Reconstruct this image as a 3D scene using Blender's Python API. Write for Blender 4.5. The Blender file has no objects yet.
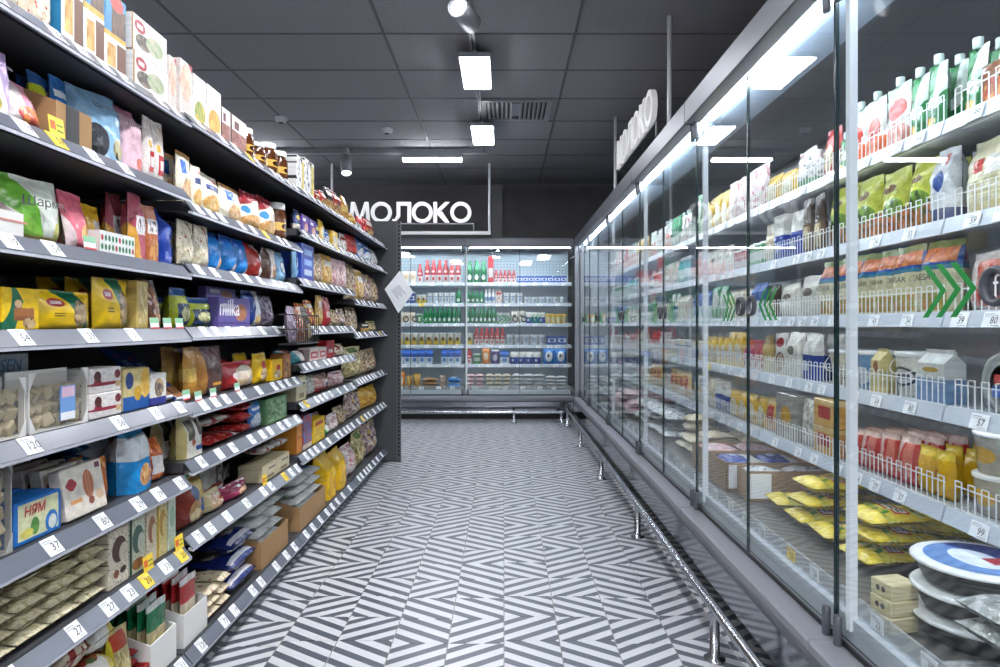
import bpy, math, random
from mathutils import Vector, noise
R_ = random.Random(7)
PI = math.pi
C = bpy.context.scene.collection
S = bpy.context.scene
# ------------------------------------------------------------------ camera, world, exposure
F, VX, VY, H = 672.0, 504.0, 325.0, 1.08       # focal length in pixels, vanishing point, eye height
cam = bpy.data.objects.new('camera', bpy.data.cameras.new('camera'))
C.objects.link(cam)
cam.location = (0, 0, H); cam.rotation_euler = (PI / 2, 0, 0)
cam.data.sensor_width = 36; cam.data.lens = F * 36 / 1000
cam.data.shift_x = (500 - VX) / 1000; cam.data.shift_y = (VY - 333.5) / 1000
cam.data.clip_start = 0.02
S.camera = cam
w = bpy.data.worlds.new('world'); S.world = w; w.use_nodes = True
w.node_tree.nodes['Background'].inputs[0].default_value = (0.75, 0.8, 0.9, 1)
w.node_tree.nodes['Background'].inputs[1].default_value = 0.05
S.view_settings.view_transform = 'Standard'; S.view_settings.look = 'None'
S.view_settings.gamma = 1; S.view_settings.use_curve_mapping = False
S.view_settings.exposure = 0.72
try:
    S.cycles.max_bounces = 8; S.cycles.transparent_max_bounces = 24
    S.cycles.sample_clamp_indirect = 4; S.cycles.caustics_reflective = False
except Exception:
    pass
PANEL_E, TUBE_E, LED_E, POST_E, SPOT_W = 33.0, 30.0, 62.0, 0.28, 10.0
# ------------------------------------------------------------------ materials
def lin(h):
    h = h.lstrip('#'); o = []
    for i in (0, 2, 4):
        c = int(h[i:i + 2], 16) / 255
        o.append(c / 12.92 if c <= 0.04045 else ((c + 0.055) / 1.055) ** 2.4)
    return (*o, 1)
MAT = {}
def base_mat(name):
    m = bpy.data.materials.new(name); m.use_nodes = True
    return m, m.node_tree, m.node_tree.nodes['Principled BSDF']
def mat(name, col='888888', rough=0.5, metal=0, emit=None, es=0, spec=None, mottle=0, mscale=20, bump=0, bscale=60):
    if name in MAT: return MAT[name]
    m, nt, b = base_mat(name)
    b.inputs['Base Color'].default_value = lin(col); b.inputs['Roughness'].default_value = rough
    b.inputs['Metallic'].default_value = metal
    if spec is not None: b.inputs['Specular IOR Level'].default_value = spec
    if emit:
        b.inputs['Emission Color'].default_value = lin(emit); b.inputs['Emission Strength'].default_value = es
    if mottle or bump:
        tc = nt.nodes.new('ShaderNodeTexCoord')
        n = nt.nodes.new('ShaderNodeTexNoise'); n.inputs['Scale'].default_value = mscale; n.inputs['Detail'].default_value = 6
        nt.links.new(tc.outputs['Object'], n.inputs['Vector'])
        if mottle:
            mx = nt.nodes.new('ShaderNodeMix'); mx.data_type = 'RGBA'; mx.blend_type = 'MULTIPLY'
            mx.inputs[0].default_value = mottle
            mx.inputs[6].default_value = lin(col)
            nt.links.new(n.outputs['Fac'], mx.inputs[7]); nt.links.new(mx.outputs[2], b.inputs['Base Color'])
        if bump:
            n2 = nt.nodes.new('ShaderNodeTexNoise'); n2.inputs['Scale'].default_value = bscale
            nt.links.new(tc.outputs['Object'], n2.inputs['Vector'])
            bp = nt.nodes.new('ShaderNodeBump'); bp.inputs['Strength'].default_value = bump; bp.inputs['Distance'].default_value = 0.01
            nt.links.new(n2.outputs['Fac'], bp.inputs['Height']); nt.links.new(bp.outputs['Normal'], b.inputs['Normal'])
    MAT[name] = m
    return m
def glass_mat(name, tint=(0.96, 0.985, 0.98, 1), f0=0.045, rough=0.0, haze=0.0):
    # a thin pane: light passes straight, Schlick reflection on both faces
    if name in MAT: return MAT[name]
    m = bpy.data.materials.new(name); m.use_nodes = True; nt = m.node_tree
    for n in list(nt.nodes): nt.nodes.remove(n)
    N = nt.nodes.new
    out = N('ShaderNodeOutputMaterial'); tr = N('ShaderNodeBsdfTransparent'); gl = N('ShaderNodeBsdfGlossy')
    tr.inputs[0].default_value = tint; gl.inputs['Roughness'].default_value = rough
    lw = N('ShaderNodeLayerWeight'); lw.inputs['Blend'].default_value = 0.5
    p = N('ShaderNodeMath'); p.operation = 'POWER'; p.inputs[1].default_value = 5
    a = N('ShaderNodeMath'); a.operation = 'MULTIPLY_ADD'; a.inputs[1].default_value = 0.9; a.inputs[2].default_value = f0
    mx = N('ShaderNodeMixShader')
    L = nt.links.new
    L(lw.outputs['Facing'], p.inputs[0]); L(p.outputs[0], a.inputs[0]); L(a.outputs[0], mx.inputs[0])
    L(tr.outputs[0], mx.inputs[1]); L(gl.outputs[0], mx.inputs[2])
    if haze:
        df = N('ShaderNodeBsdfDiffuse'); df.inputs[0].default_value = (0.8, 0.82, 0.84, 1)
        m2 = N('ShaderNodeMixShader'); m2.inputs[0].default_value = haze
        L(mx.outputs[0], m2.inputs[1]); L(df.outputs[0], m2.inputs[2]); L(m2.outputs[0], out.inputs[0])
    else:
        L(mx.outputs[0], out.inputs[0])
    MAT[name] = m
    return m
# ---- printed packaging: layers over the front, in the pack's own UV
#  r rect(u0,v0,u1,v1,c)  e ellipse(cu,cv,ru,rv,c)  d half plane(a,b,c0,c)  n noise(scale,thr,c,u0,v0,u1,v1)
#  v food picture(scale,cA,cB,u0,v0,u1,v1)  o same in an ellipse(cu,cv,ru,rv)  t rows of small print(u0,v0,u1,v1,rows,c)
def print_mat(name):
    key = 'print_' + name
    if key in MAT: return MAT[key]
    spec = PR[name]
    base, layers = spec[0], spec[1]
    opt = spec[2] if len(spec) > 2 else {}
    m, nt, b = base_mat(key)
    N, L = nt.nodes.new, nt.links.new
    tc = N('ShaderNodeTexCoord'); uv = tc.outputs['UV']
    def math_(op, a, bb=None):
        n = N('ShaderNodeMath'); n.operation = op
        for i, x in enumerate((a, bb)):
            if x is None: continue
            if isinstance(x, (int, float)): n.inputs[i].default_value = x
            else: L(x, n.inputs[i])
        return n.outputs[0]
    def vm(op, a, vec=None):
        n = N('ShaderNodeVectorMath'); n.operation = op
        L(a, n.inputs[0])
        if vec is not None: n.inputs[1].default_value = vec
        return n
    def rect(u0, v0, u1, v1):
        a = vm('SUBTRACT', uv, ((u0 + u1) / 2, (v0 + v1) / 2, 0)).outputs[0]
        a = vm('DIVIDE', a, ((u1 - u0) / 2, (v1 - v0) / 2, 1)).outputs[0]
        s = N('ShaderNodeSeparateXYZ'); L(vm('ABSOLUTE', a).outputs[0], s.inputs[0])
        return math_('LESS_THAN', math_('MAXIMUM', s.outputs[0], s.outputs[1]), 1.0)
    def ell(cu, cv, ru, rv):
        a = vm('SUBTRACT', uv, (cu, cv, 0)).outputs[0]
        a = vm('DIVIDE', a, (ru, rv, 1)).outputs[0]
        return math_('LESS_THAN', vm('LENGTH', a).outputs['Value'], 1.0)
    col = None
    def over(mask, c):
        nonlocal col
        mx = N('ShaderNodeMix'); mx.data_type = 'RGBA'; L(mask, mx.inputs[0])
        if col is None: mx.inputs[6].default_value = lin(base)
        else: L(col, mx.inputs[6])
        if isinstance(c, str): mx.inputs[7].default_value = lin(c)
        else: L(c, mx.inputs[7])
        col = mx.outputs[2]
    for ly in layers:
        k = ly[0]
        if k == 'r': over(rect(*ly[1:5]), ly[5])
        elif k == 'e': over(ell(*ly[1:5]), ly[5])
        elif k == 'd':
            over(math_('GREATER_THAN', vm('DOT_PRODUCT', uv, (ly[1], ly[2], 0)).outputs['Value'], ly[3]), ly[4])
        elif k == 'n':
            t = N('ShaderNodeTexNoise'); t.inputs['Scale'].default_value = ly[1]; L(uv, t.inputs['Vector'])
            mk = math_('GREATER_THAN', t.outputs['Fac'], ly[2])
            if len(ly) > 4: mk = math_('MULTIPLY', mk, rect(*ly[4:8]))
            over(mk, ly[3])
        elif k in 'vo':
            t = N('ShaderNodeTexVoronoi'); t.inputs['Scale'].default_value = ly[1]; L(uv, t.inputs['Vector'])
            s = N('ShaderNodeSeparateColor'); L(t.outputs['Color'], s.inputs[0])
            mx = N('ShaderNodeMix'); mx.data_type = 'RGBA'
            mx.inputs[6].default_value = lin(ly[2]); mx.inputs[7].default_value = lin(ly[3])
            L(s.outputs[0], mx.inputs[0])
            over(rect(*ly[4:8]) if k == 'v' else ell(*ly[4:8]), mx.outputs[2])
        elif k == 't':
            u0, v0, u1, v1, rows, c = ly[1:7]
            s = N('ShaderNodeSeparateXYZ'); L(uv, s.inputs[0])
            a = math_('SUBTRACT', s.outputs[1], v0)
            fr = math_('FRACT', math_('MULTIPLY', a, rows / (v1 - v0)))
            mk = math_('MULTIPLY', math_('GREATER_THAN', fr, 0.5), rect(u0, v0, u1, v1))
            over(mk, c)
    # uneven ink and fine print over the whole pack
    t = N('ShaderNodeTexNoise'); t.inputs['Scale'].default_value = 7; t.inputs['Detail'].default_value = 5; L(uv, t.inputs['Vector'])
    mr = N('ShaderNodeMapRange'); L(t.outputs['Fac'], mr.inputs[0])
    mr.inputs[1].default_value = 0.3; mr.inputs[2].default_value = 0.7; mr.inputs[3].default_value = 0.72; mr.inputs[4].default_value = 1.0
    mx = N('ShaderNodeMix'); mx.data_type = 'RGBA'; mx.blend_type = 'MULTIPLY'; mx.inputs[0].default_value = 1.0
    if col is None: mx.inputs[6].default_value = lin(base)
    else: L(col, mx.inputs[6])
    L(mr.outputs[0], mx.inputs[7]); L(mx.outputs[2], b.inputs['Base Color'])
    b.inputs['Roughness'].default_value = opt.get('rough', 0.38)
    if opt.get('bump', 0):
        n2 = N('ShaderNodeTexNoise'); n2.inputs['Scale'].default_value = opt.get('bs', 28); n2.inputs['Detail'].default_value = 3
        L(tc.outputs['Object'], n2.inputs['Vector'])
        bp = N('ShaderNodeBump'); bp.inputs['Strength'].default_value = opt['bump']; bp.inputs['Distance'].default_value = 0.02
        L(n2.outputs['Fac'], bp.inputs['Height']); L(bp.outputs['Normal'], b.inputs['Normal'])
    MAT[key] = m
    return m
# ------------------------------------------------------------------ mesh tools
class MB:
    def __init__(s): s.v = []; s.f = []; s.uv = []; s.mi = []; s.sm = []
    def add(s, V, Fc, mi=0, UV=None, smooth=False):
        o = len(s.v); s.v += [tuple(p) for p in V]; s.uv += UV if UV else [(0.5, 0.5)] * len(V)
        for f in Fc: s.f.append(tuple(i + o for i in f)); s.mi.append(mi); s.sm.append(smooth)
    def box(s, lo, hi, mi=0, b=0.0, uvbox=None):
        lx, ly, lz = lo; hx, hy, hz = hi
        ub = uvbox or (lo, hi)
        def U(p):
            return ((p[0] - ub[0][0]) / max(1e-6, ub[1][0] - ub[0][0]), (p[2] - ub[0][2]) / max(1e-6, ub[1][2] - ub[0][2]))
        if b <= 0:
            V = [(x, y, z) for z in (lz, hz) for y in (ly, hy) for x in (lx, hx)]
            s.add(V, [(0, 2, 3, 1), (4, 5, 7, 6), (0, 1, 5, 4), (2, 6, 7, 3), (0, 4, 6, 2), (1, 3, 7, 5)], mi, [U(p) for p in V])
            return
        V = []; idx = {}
        for sx in (0, 1):
            for sy in (0, 1):
                for sz in (0, 1):
                    X, Y, Z = (lx, hx)[sx], (ly, hy)[sy], (lz, hz)[sz]
                    dx, dy, dz = (b, -b)[sx], (b, -b)[sy], (b, -b)[sz]
                    for ax, p in enumerate(((X, Y + dy, Z + dz), (X + dx, Y, Z + dz), (X + dx, Y + dy, Z))):
                        idx[sx, sy, sz, ax] = len(V); V.append(p)
        Fc = []
        I = lambda a, ax: idx[a[0], a[1], a[2], ax]
        for ax in range(3):
            o1, o2 = (ax + 1) % 3, (ax + 2) % 3
            for sg in (0, 1):
                q = []
                for a, c in ((0, 0), (1, 0), (1, 1), (0, 1)):
                    k = [0, 0, 0]; k[ax] = sg; k[o1] = a; k[o2] = c; q.append(I(k, ax))
                Fc.append(q if sg else q[::-1])
        for ax in range(3):                       # edges along ax join faces o1 and o2
            o1, o2 = (ax + 1) % 3, (ax + 2) % 3
            for a in (0, 1):
                for c in (0, 1):
                    k0 = [0, 0, 0]; k1 = [0, 0, 0]; k1[ax] = 1
                    for k in (k0, k1): k[o1] = a; k[o2] = c
                    q = [I(k0, o1), I(k1, o1), I(k1, o2), I(k0, o2)]
                    Fc.append(q if (a == c) == False else q[::-1])
        for k in [(a, c, d) for a in (0, 1) for c in (0, 1) for d in (0, 1)]:
            q = [I(k, 0), I(k, 1), I(k, 2)]
            Fc.append(q if sum(k) % 2 else q[::-1])
        s.add(V, Fc, mi, [U(p) for p in V])
    def lathe(s, prof, seg=16, mi=0, c=(0, 0, 0), h=None, smooth=True, sx=1, sy=1):
        V = []; UV = []; rm = max(p[0] for p in prof); z0 = prof[0][1]; hh = h or (prof[-1][1] - z0) or 1
        for r, z in prof:
            for k in range(seg):
                a = 2 * PI * k / seg
                V.append((c[0] + r * math.cos(a) * sx, c[1] + r * math.sin(a) * sy, c[2] + z))
                UV.append((0.5 + 0.5 * r * math.cos(a) / rm, (z - z0) / hh))
        Fc = []
        for j in range(len(prof) - 1):
            for k in range(seg):
                a, b2 = j * seg + k, j * seg + (k + 1) % seg
                Fc.append((a, b2, b2 + seg, a + seg))
        s.add(V, Fc, mi, UV, smooth)
        if prof[0][0] > 1e-4: s.add([V[k] for k in range(seg)][::-1], [tuple(range(seg))], mi, UV[:seg][::-1])
        n = len(prof) - 1
        if prof[-1][0] > 1e-4: s.add(V[n * seg:], [tuple(range(seg))], mi, UV[n * seg:])
    def rod(s, a, b, r, seg=8, mi=0):
        a, b = Vector(a), Vector(b); d = (b - a)
        z = d.normalized(); x = z.orthogonal().normalized(); y = z.cross(x)
        V = [p + x * r * math.cos(2 * PI * k / seg) + y * r * math.sin(2 * PI * k / seg) for p in (a, b) for k in range(seg)]
        s.add(V, [(k, (k + 1) % seg, (k + 1) % seg + seg, k + seg) for k in range(seg)], mi, None, seg > 5)
        s.add(V[:seg][::-1], [tuple(range(seg))], mi); s.add(V[seg:], [tuple(range(seg))], mi)
    def prism(s, poly, y0, y1, mi=0):             # polygon in x,z (counter-clockwise seen from -y) pulled along y
        n = len(poly)
        V = [(x, y0, z) for x, z in poly] + [(x, y1, z) for x, z in poly]
        s.add(V, [tuple(range(n)), tuple(range(2 * n - 1, n - 1, -1))] + [((i + 1) % n, i, i + n, (i + 1) % n + n) for i in range(n)], mi)
    def build(s, name, mats):
        me = bpy.data.meshes.new(name); me.from_pydata(s.v, [], s.f)
        u = me.uv_layers.new(name='UVMap')
        li = [0] * len(me.loops); me.loops.foreach_get('vertex_index', li)
        fl = []
        for i in li: fl += s.uv[i]
        u.data.foreach_set('uv', fl)
        me.polygons.foreach_set('material_index', s.mi); me.polygons.foreach_set('use_smooth', s.sm)
        for m in (mats if isinstance(mats, (list, tuple)) else [mats]): me.materials.append(m)
        me.update()
        return me
def obj(name, me, parent=None, loc=(0, 0, 0), rot=(0, 0, 0)):
    o = bpy.data.objects.new(name, me); C.objects.link(o)
    if parent is not None: o.parent = parent
    o.location = loc; o.rotation_euler = rot
    return o
def tag(o, label, cat, group=None, kind=None):
    if label: o['label'] = label
    if cat: o['category'] = cat
    if group: o['group'] = group
    if kind: o['kind'] = kind
    return o
def boxmesh(name, lo, hi, m, b=0.0):
    mb = MB(); mb.box(lo, hi, 0, b); return mb.build(name, m)
TXT = {}
def text_mesh(s_, size, m, shear=0.0, extrude=0.0, bold=0.0):
    k = (s_, round(size, 4), m.name, shear, extrude, bold)
    if k in TXT: return TXT[k]
    cu = bpy.data.curves.new('lettering', 'FONT'); cu.body = s_; cu.size = size; cu.align_x = 'CENTER'; cu.align_y = 'CENTER'
    cu.resolution_u = 3; cu.shear = shear; cu.extrude = extrude; cu.offset = bold
    ob = bpy.data.objects.new('lettering', cu)
    me = bpy.data.meshes.new_from_object(ob)
    bpy.data.objects.remove(ob); bpy.data.curves.remove(cu)
    for v in me.vertices: v.co = (v.co.x, -v.co.z, v.co.y)     # stand it up, facing -y
    me.materials.clear(); me.materials.append(m)
    TXT[k] = me
    return me
# ------------------------------------------------------------------ the room
M_floor = mat('floor_grout', '8c8984', 0.7)
def tile_mat():
    m, nt, b = base_mat('striped_tile'); N, L = nt.nodes.new, nt.links.new
    tc = N('ShaderNodeTexCoord'); s = N('ShaderNodeSeparateXYZ'); L(tc.outputs['UV'], s.inputs[0])
    def mth(op, a, c):
        n = N('ShaderNodeMath'); n.operation = op
        for i, x in enumerate((a, c)):
            if isinstance(x, (int, float)): n.inputs[i].default_value = x
            else: L(x, n.inputs[i])
        return n.outputs[0]
    fr = mth('FRACT', mth('ADD', mth('MULTIPLY', s.outputs[0], 1.65), mth('MULTIPLY', s.outputs[1], 2.5)), 0)
    k = mth('GREATER_THAN', fr, 0.54)
    mx = N('ShaderNodeMix'); mx.data_type = 'RGBA'; L(k, mx.inputs[0])
    mx.inputs[6].default_value = lin('cdced2'); mx.inputs[7].default_value = lin('565c66')
    ns = N('ShaderNodeTexNoise'); ns.inputs['Scale'].default_value = 9; L(tc.outputs['Object'], ns.inputs['Vector'])
    m2 = N('ShaderNodeMix'); m2.data_type = 'RGBA'; m2.blend_type = 'MULTIPLY'; m2.inputs[0].default_value = 0.12
    L(mx.outputs[2], m2.inputs[6]); L(ns.outputs['Fac'], m2.inputs[7]); L(m2.outputs[2], b.inputs['Base Color'])
    b.inputs['Roughness'].default_value = 0.33
    return m
M_tile = tile_mat()
RX0, RX1, RY0, RY1, CZ = -6.2, 1.72, -4.0, 8.75, 2.90
floor = obj('floor', boxmesh('floor', (RX0, RY0, -0.1), (RX1 + 0.2, RY1 + 0.2, -0.002), M_floor)); floor['kind'] = 'structure'
TS, G = 0.19, 0.0016
rt = random.Random(3)
mb = MB(); mb.box((-TS / 2 + G, -TS / 2 + G, -0.004), (TS / 2 - G, TS / 2 - G, 0.0), 0, 0.0012)
mb.uv = [(p[0] / TS + 0.5, p[1] / TS + 0.5) for p in mb.v]
tile_me = [mb.build('floor_tile', M_tile)]
mb.uv = [(1 - u, v) for u, v in mb.uv]; tile_me.append(mb.build('floor_tile', M_tile))
rest = MB()
ix0, ix1, iy0, iy1 = int(RX0 / TS) + 1, int(RX1 / TS), int(RY0 / TS) + 1, int(RY1 / TS)
for i in range(ix0, ix1):
    run = 0; ori = 0; off = rt.choice((0.0, 0.0, 0.02, -0.02, 0.03))
    for j in range(iy0, iy1):
        if run <= 0: ori = 1 - ori; run = rt.choice((1, 1, 1, 2, 2, 3))
        run -= 1
        cx, cy = (i + 0.5) * TS, (j + 0.5) * TS + off
        if -5 <= i <= 4 and 10 <= j < 40:
            obj('floor_tile', tile_me[ori], floor, (cx, cy, 0), (0, 0, PI * rt.randint(0, 1)))
        else:
            h = TS / 2 - G
            uv = [(0, 0), (1, 0), (1, 1), (0, 1)]
            if ori: uv = [(1, 0), (0, 0), (0, 1), (1, 1)]
            rest.add([(cx - h, cy - h, 0), (cx + h, cy - h, 0), (cx + h, cy + h, 0), (cx - h, cy + h, 0)], [(0, 1, 2, 3)], 0, uv)
r = obj('floor_tiling', rest.build('floor_tiling', M_tile), floor); r['kind'] = 'stuff'
M_wall = mat('dark_plaster', '6e6d6f', 0.8, mottle=0.45, mscale=3)
def struct(name, lo, hi, m):
    o = obj(name, boxmesh(name, lo, hi, m)); o['kind'] = 'structure'; return o
struct('wall_back', (RX0, RY1, 0), (RX1 + 0.2, RY1 + 0.2, CZ), M_wall)
struct('wall_right', (RX1, RY0, 0), (RX1 + 0.2, RY1, CZ), M_wall)
struct('wall_left', (RX0 - 0.2, RY0, 0), (RX0, RY1, CZ), M_wall)
struct('wall_front', (RX0, RY0 - 0.2, 0), (RX1 + 0.2, RY0, CZ), mat('pale_plaster', 'a9a8a8', 0.8))
struct('trim_1', (-0.16, RY1 - 0.06, 2.0), (-0.02, RY1, CZ), mat('pilaster_grey', '8a898b', 0.8, mottle=0.3, mscale=4))
# ceiling: grid, tiles lying in it
M_ceil = mat('ceiling_tile', 'a0a0a5', 0.9, mottle=0.25, mscale=40)
ceil = obj('ceiling', boxmesh('ceiling', (RX0, RY0, CZ + 0.03), (RX1 + 0.2, RY1, CZ + 0.13), mat('ceiling_void', '303034', 0.9))); ceil['kind'] = 'structure'
mb = MB()
gx = [0.447 + 1.2 * k for k in range(-6, 3)]; gy = [4.203 + 0.6 * k for k in range(-14, 9)]
gx = [x for x in gx if RX0 < x < RX1]; gy = [y for y in gy if RY0 < y < RY1]
for x in gx: mb.box((x - 0.008, RY0, CZ - 0.002), (x + 0.008, RY1, CZ + 0.03))
for y in gy: mb.box((RX0, y - 0.008, CZ - 0.0015), (RX1, y + 0.008, CZ + 0.028))
obj('ceiling_grid', mb.build('ceiling_grid', mat('ceiling_bar', '6c6c70', 0.6)), ceil)
cm = {}
XS = [RX0] + gx + [RX1]; YS = [RY0] + gy + [RY1]
VENT = (0.0, 5.07)
for a, b in zip(XS, XS[1:]):
    for c, d in zip(YS, YS[1:]):
        k = (round(b - a, 3), round(d - c, 3))
        if k not in cm: cm[k] = boxmesh('ceiling_tile', (-k[0] / 2 + 0.0095, -k[1] / 2 + 0.0095, 0), (k[0] / 2 - 0.0095, k[1] / 2 - 0.0095, 0.015), M_ceil)
        obj('ceiling_tile', cm[k], ceil, ((a + b) / 2, (c + d) / 2, CZ + 0.002))
# ceiling furniture
M_white = mat('white_enamel', 'd8d9dc', 0.35); M_grey = mat('grey_enamel', '9b9da3', 0.4); M_dark = mat('dark_plastic', '26272a', 0.45)
M_chrome = mat('brushed_steel', 'b9bbc0', 0.22, 1.0); M_lit = mat('lamp_diffuser', 'ffffff', 0.4, emit='f6f8ff', es=PANEL_E)
M_litT = mat('tube_diffuser', 'ffffff', 0.4, emit='f6f8ff', es=TUBE_E)
def at(px, py, Y): return ((px - VX) * Y / F, Y, H + (VY - py) * Y / F)
v = obj('ceiling_vent', None, None, (0.1, 5.68, CZ - 0.004)); tag(v, 'square grey slatted air vent set in the ceiling', 'vent')
mb = MB()
for a in (-1, 1):
    mb.box((-0.29, a * 0.25 - 0.02, -0.012), (0.29, a * 0.25 + 0.02, 0.0)); mb.box((a * 0.27 - 0.02, -0.23, -0.012), (a * 0.27 + 0.02, 0.23, 0.0))
obj('frame', mb.build('frame', M_grey), v)
obj('backing', boxmesh('backing', (-0.25, -0.23, -0.001), (0.25, 0.23, 0.001), M_dark), v)
sl = boxmesh('slat', (-0.009, -0.22, -0.014), (0.009, 0.22, -0.003), M_grey)
for k in range(13):
    if k == 6: continue
    obj('slat', sl, v, ((k - 6) * 0.037, 0, 0), (0, 0.5 * (1 if k < 6 else -1), 0))
obj('centre_plate', boxmesh('centre_plate', (-0.05, -0.2, -0.012), (0.05, 0.12, -0.006), M_grey), v)
def smoke_detector(x, y, lab):
    t = obj('smoke_detector', None, None, (x, y, CZ)); tag(t, lab, 'smoke detector')
    mb = MB(); mb.lathe([(0.0, -0.045), (0.03, -0.045), (0.05, -0.03), (0.055, -0.004), (0.055, 0.0)], 20); obj('housing', mb.build('housing', M_white), t)
    mb = MB(); mb.lathe([(0.0, -0.05), (0.022, -0.05), (0.025, -0.044)], 16); obj('sensor', mb.build('sensor', M_dark), t)
for px, py, lab in ((387, 132, 'white round smoke detector with black centre, right one of two'), (281, 121, 'white round smoke detector above the chocolate jars')):
    Y = 1.79 * F / (VY - py); smoke_detector((px - VX) * Y / F, Y, lab)
t = obj('lighting_track', None, None, (-0.2, 2.5, CZ)); tag(t, 'long white lighting track running down the aisle ceiling', 'lighting track')
obj('track_profile', boxmesh('track_profile', (-0.017, -5.5, -0.035), (0.017, 4.42, -0.004), M_grey), t)
obj('track_slot', boxmesh('track_slot', (-0.006, -5.49, -0.037), (0.006, 4.41, -0.034), M_dark), t)
t = obj('lighting_track', None, None, (-2.2, 6.95, CZ)); tag(t, 'grey lighting track running across the ceiling before the back wall', 'lighting track')
obj('track_profile', boxmesh('track_profile', (-2.0, -0.04, -0.05), (2.02, 0.04, -0.004), M_grey), t)
def panel_light(x, y, lab, wd=0.185, ln=0.56, z=2.79):
    t = obj('panel_light', None, None, (x, y, z)); tag(t, lab, 'light', 'panel lights on the aisle track')
    obj('housing', boxmesh('housing', (-wd / 2 - 0.008, -ln / 2 - 0.008, 0.004), (wd / 2 + 0.008, ln / 2 + 0.008, 0.035), M_grey), t)
    obj('diffuser', boxmesh('diffuser', (-wd / 2, -ln / 2, -0.004), (wd / 2, ln / 2, 0.004), M_lit), t)
    for k in (-1, 1): obj('mount', boxmesh('mount', (-0.012, k * ln * 0.35 - 0.03, 0.035), (0.012, k * ln * 0.35 + 0.03, CZ - z - 0.038), M_grey), t)
panel_light(-0.19, 4.58, 'square lit white panel lamp hanging nearest, below the spotlight')
panel_light(-0.19, 6.08, 'smaller lit white panel lamp hanging farther down the aisle')
for k, y in enumerate((3.0, 1.5, 0.0, -1.5)): panel_light(-0.2, y, ('lit panel lamp overhead, beyond the top edge of view, ' + ('first', 'second', 'third', 'fourth')[k] + ' toward the camera'))
for k, (x, y) in enumerate(((-2.4, -1.0), (1.0, -1.6), (-1.3, -3.0), (0.6, -3.2), (-3.6, -2.6), (-4.2, 1.5), (-4.2, 4.5))):  # unseen fill panels, added for flatter light on the lower shelves
    panel_light(x, y, 'added fill panel lamp over the shop floor outside view, ' + ('behind left', 'behind right', 'far behind centre', 'far behind right', 'far behind left', 'beyond the snack shelves', 'beyond the snack shelves farther on')[k], 0.3, 1.2)
def tube_light(x, y, lab, ln=0.6):
    t = obj('tube_light', None, None, (x, y, 2.79)); tag(t, lab, 'light', 'tube lamps on the cross track')
    obj('housing', boxmesh('housing', (-ln / 2 - 0.01, -0.04, 0.005), (ln / 2 + 0.01, 0.04, 0.06), M_grey), t)
    obj('diffuser', boxmesh('diffuser', (-ln / 2, -0.038, -0.02), (ln / 2, 0.038, 0.005), M_litT), t)
tube_light(-0.74, 6.93, 'long white lit tube lamp under the cross track'); tube_light(-2.53, 6.93, 'lit tube lamp over the neighbouring aisle, hidden by the snack shelves')
tube_light(-3.9, 6.93, 'lit tube lamp farthest left on the cross track')
def spotlight(p, target, lab, power, lit):
    p = Vector(p); d = (Vector(target) - p).normalized()
    t = obj('track_spotlight', None, None, p); tag(t, lab, 'spotlight', 'track spotlights')
    q = d.to_track_quat('Z', 'Y')
    mb = MB(); mb.lathe([(0.04, -0.12), (0.055, -0.11), (0.055, 0.1), (0.052, 0.11), (0.047, 0.11), (0.045, 0.085)], 24)
    h = obj('lamp_head', mb.build('lamp_head', M_grey), t); h.rotation_mode = 'QUATERNION'; h.rotation_quaternion = q
    mb = MB(); mb.lathe([(0.0, 0.09), (0.045, 0.09)], 24)
    lens = obj('lens', mb.build('lens', mat('spot_lens_%d' % lit, 'ffffff', 0.3, emit='fbfbff', es=lit)), h)
    mb = MB(); mb.rod((0, 0, 0), (0, 0.065, 0.05), 0.008); mb.rod((0, 0.065, 0.05), (0, 0.02, CZ - p.z - 0.05), 0.008); mb.box((-0.02, -0.06, CZ - p.z - 0.09), (0.02, 0.08, CZ - p.z - 0.03))
    obj('bracket', mb.build('bracket', M_grey), t)
    l = bpy.data.lights.new('spot', 'SPOT'); l.energy = power; l.spot_size = 1.5; l.spot_blend = 0.8; l.shadow_soft_size = 0.05; l.color = (1, 0.985, 0.96)
    lo = bpy.data.objects.new('spot', l); C.objects.link(lo); lo.location = p + d * 0.13; lo.rotation_mode = 'QUATERNION'; lo.rotation_quaternion = d.to_track_quat('-Z', 'Y')
spotlight((-0.21, 3.58, 2.73), (-1.71, -1.17, 2.55), 'grey cylinder spotlight on the aisle track, aimed away', SPOT_W * 1.5, 0.6)
spotlight((-0.21, 0.75, 2.73), (-1.0, 1.5, 0.8), 'grey cylinder spotlight overhead outside the top of view', SPOT_W * 4, 10)
spotlight((-0.21, 2.25, 2.73), (-1.0, 2.9, 0.8), 'grey cylinder spotlight overhead just outside the top of view', SPOT_W * 4, 10)
spotlight((-1.6, 6.80, 2.70), (-1.3, 6.0, 0.9), 'glowing white spotlight over the far end of the snack shelves', SPOT_W * 2, 14)
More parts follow.
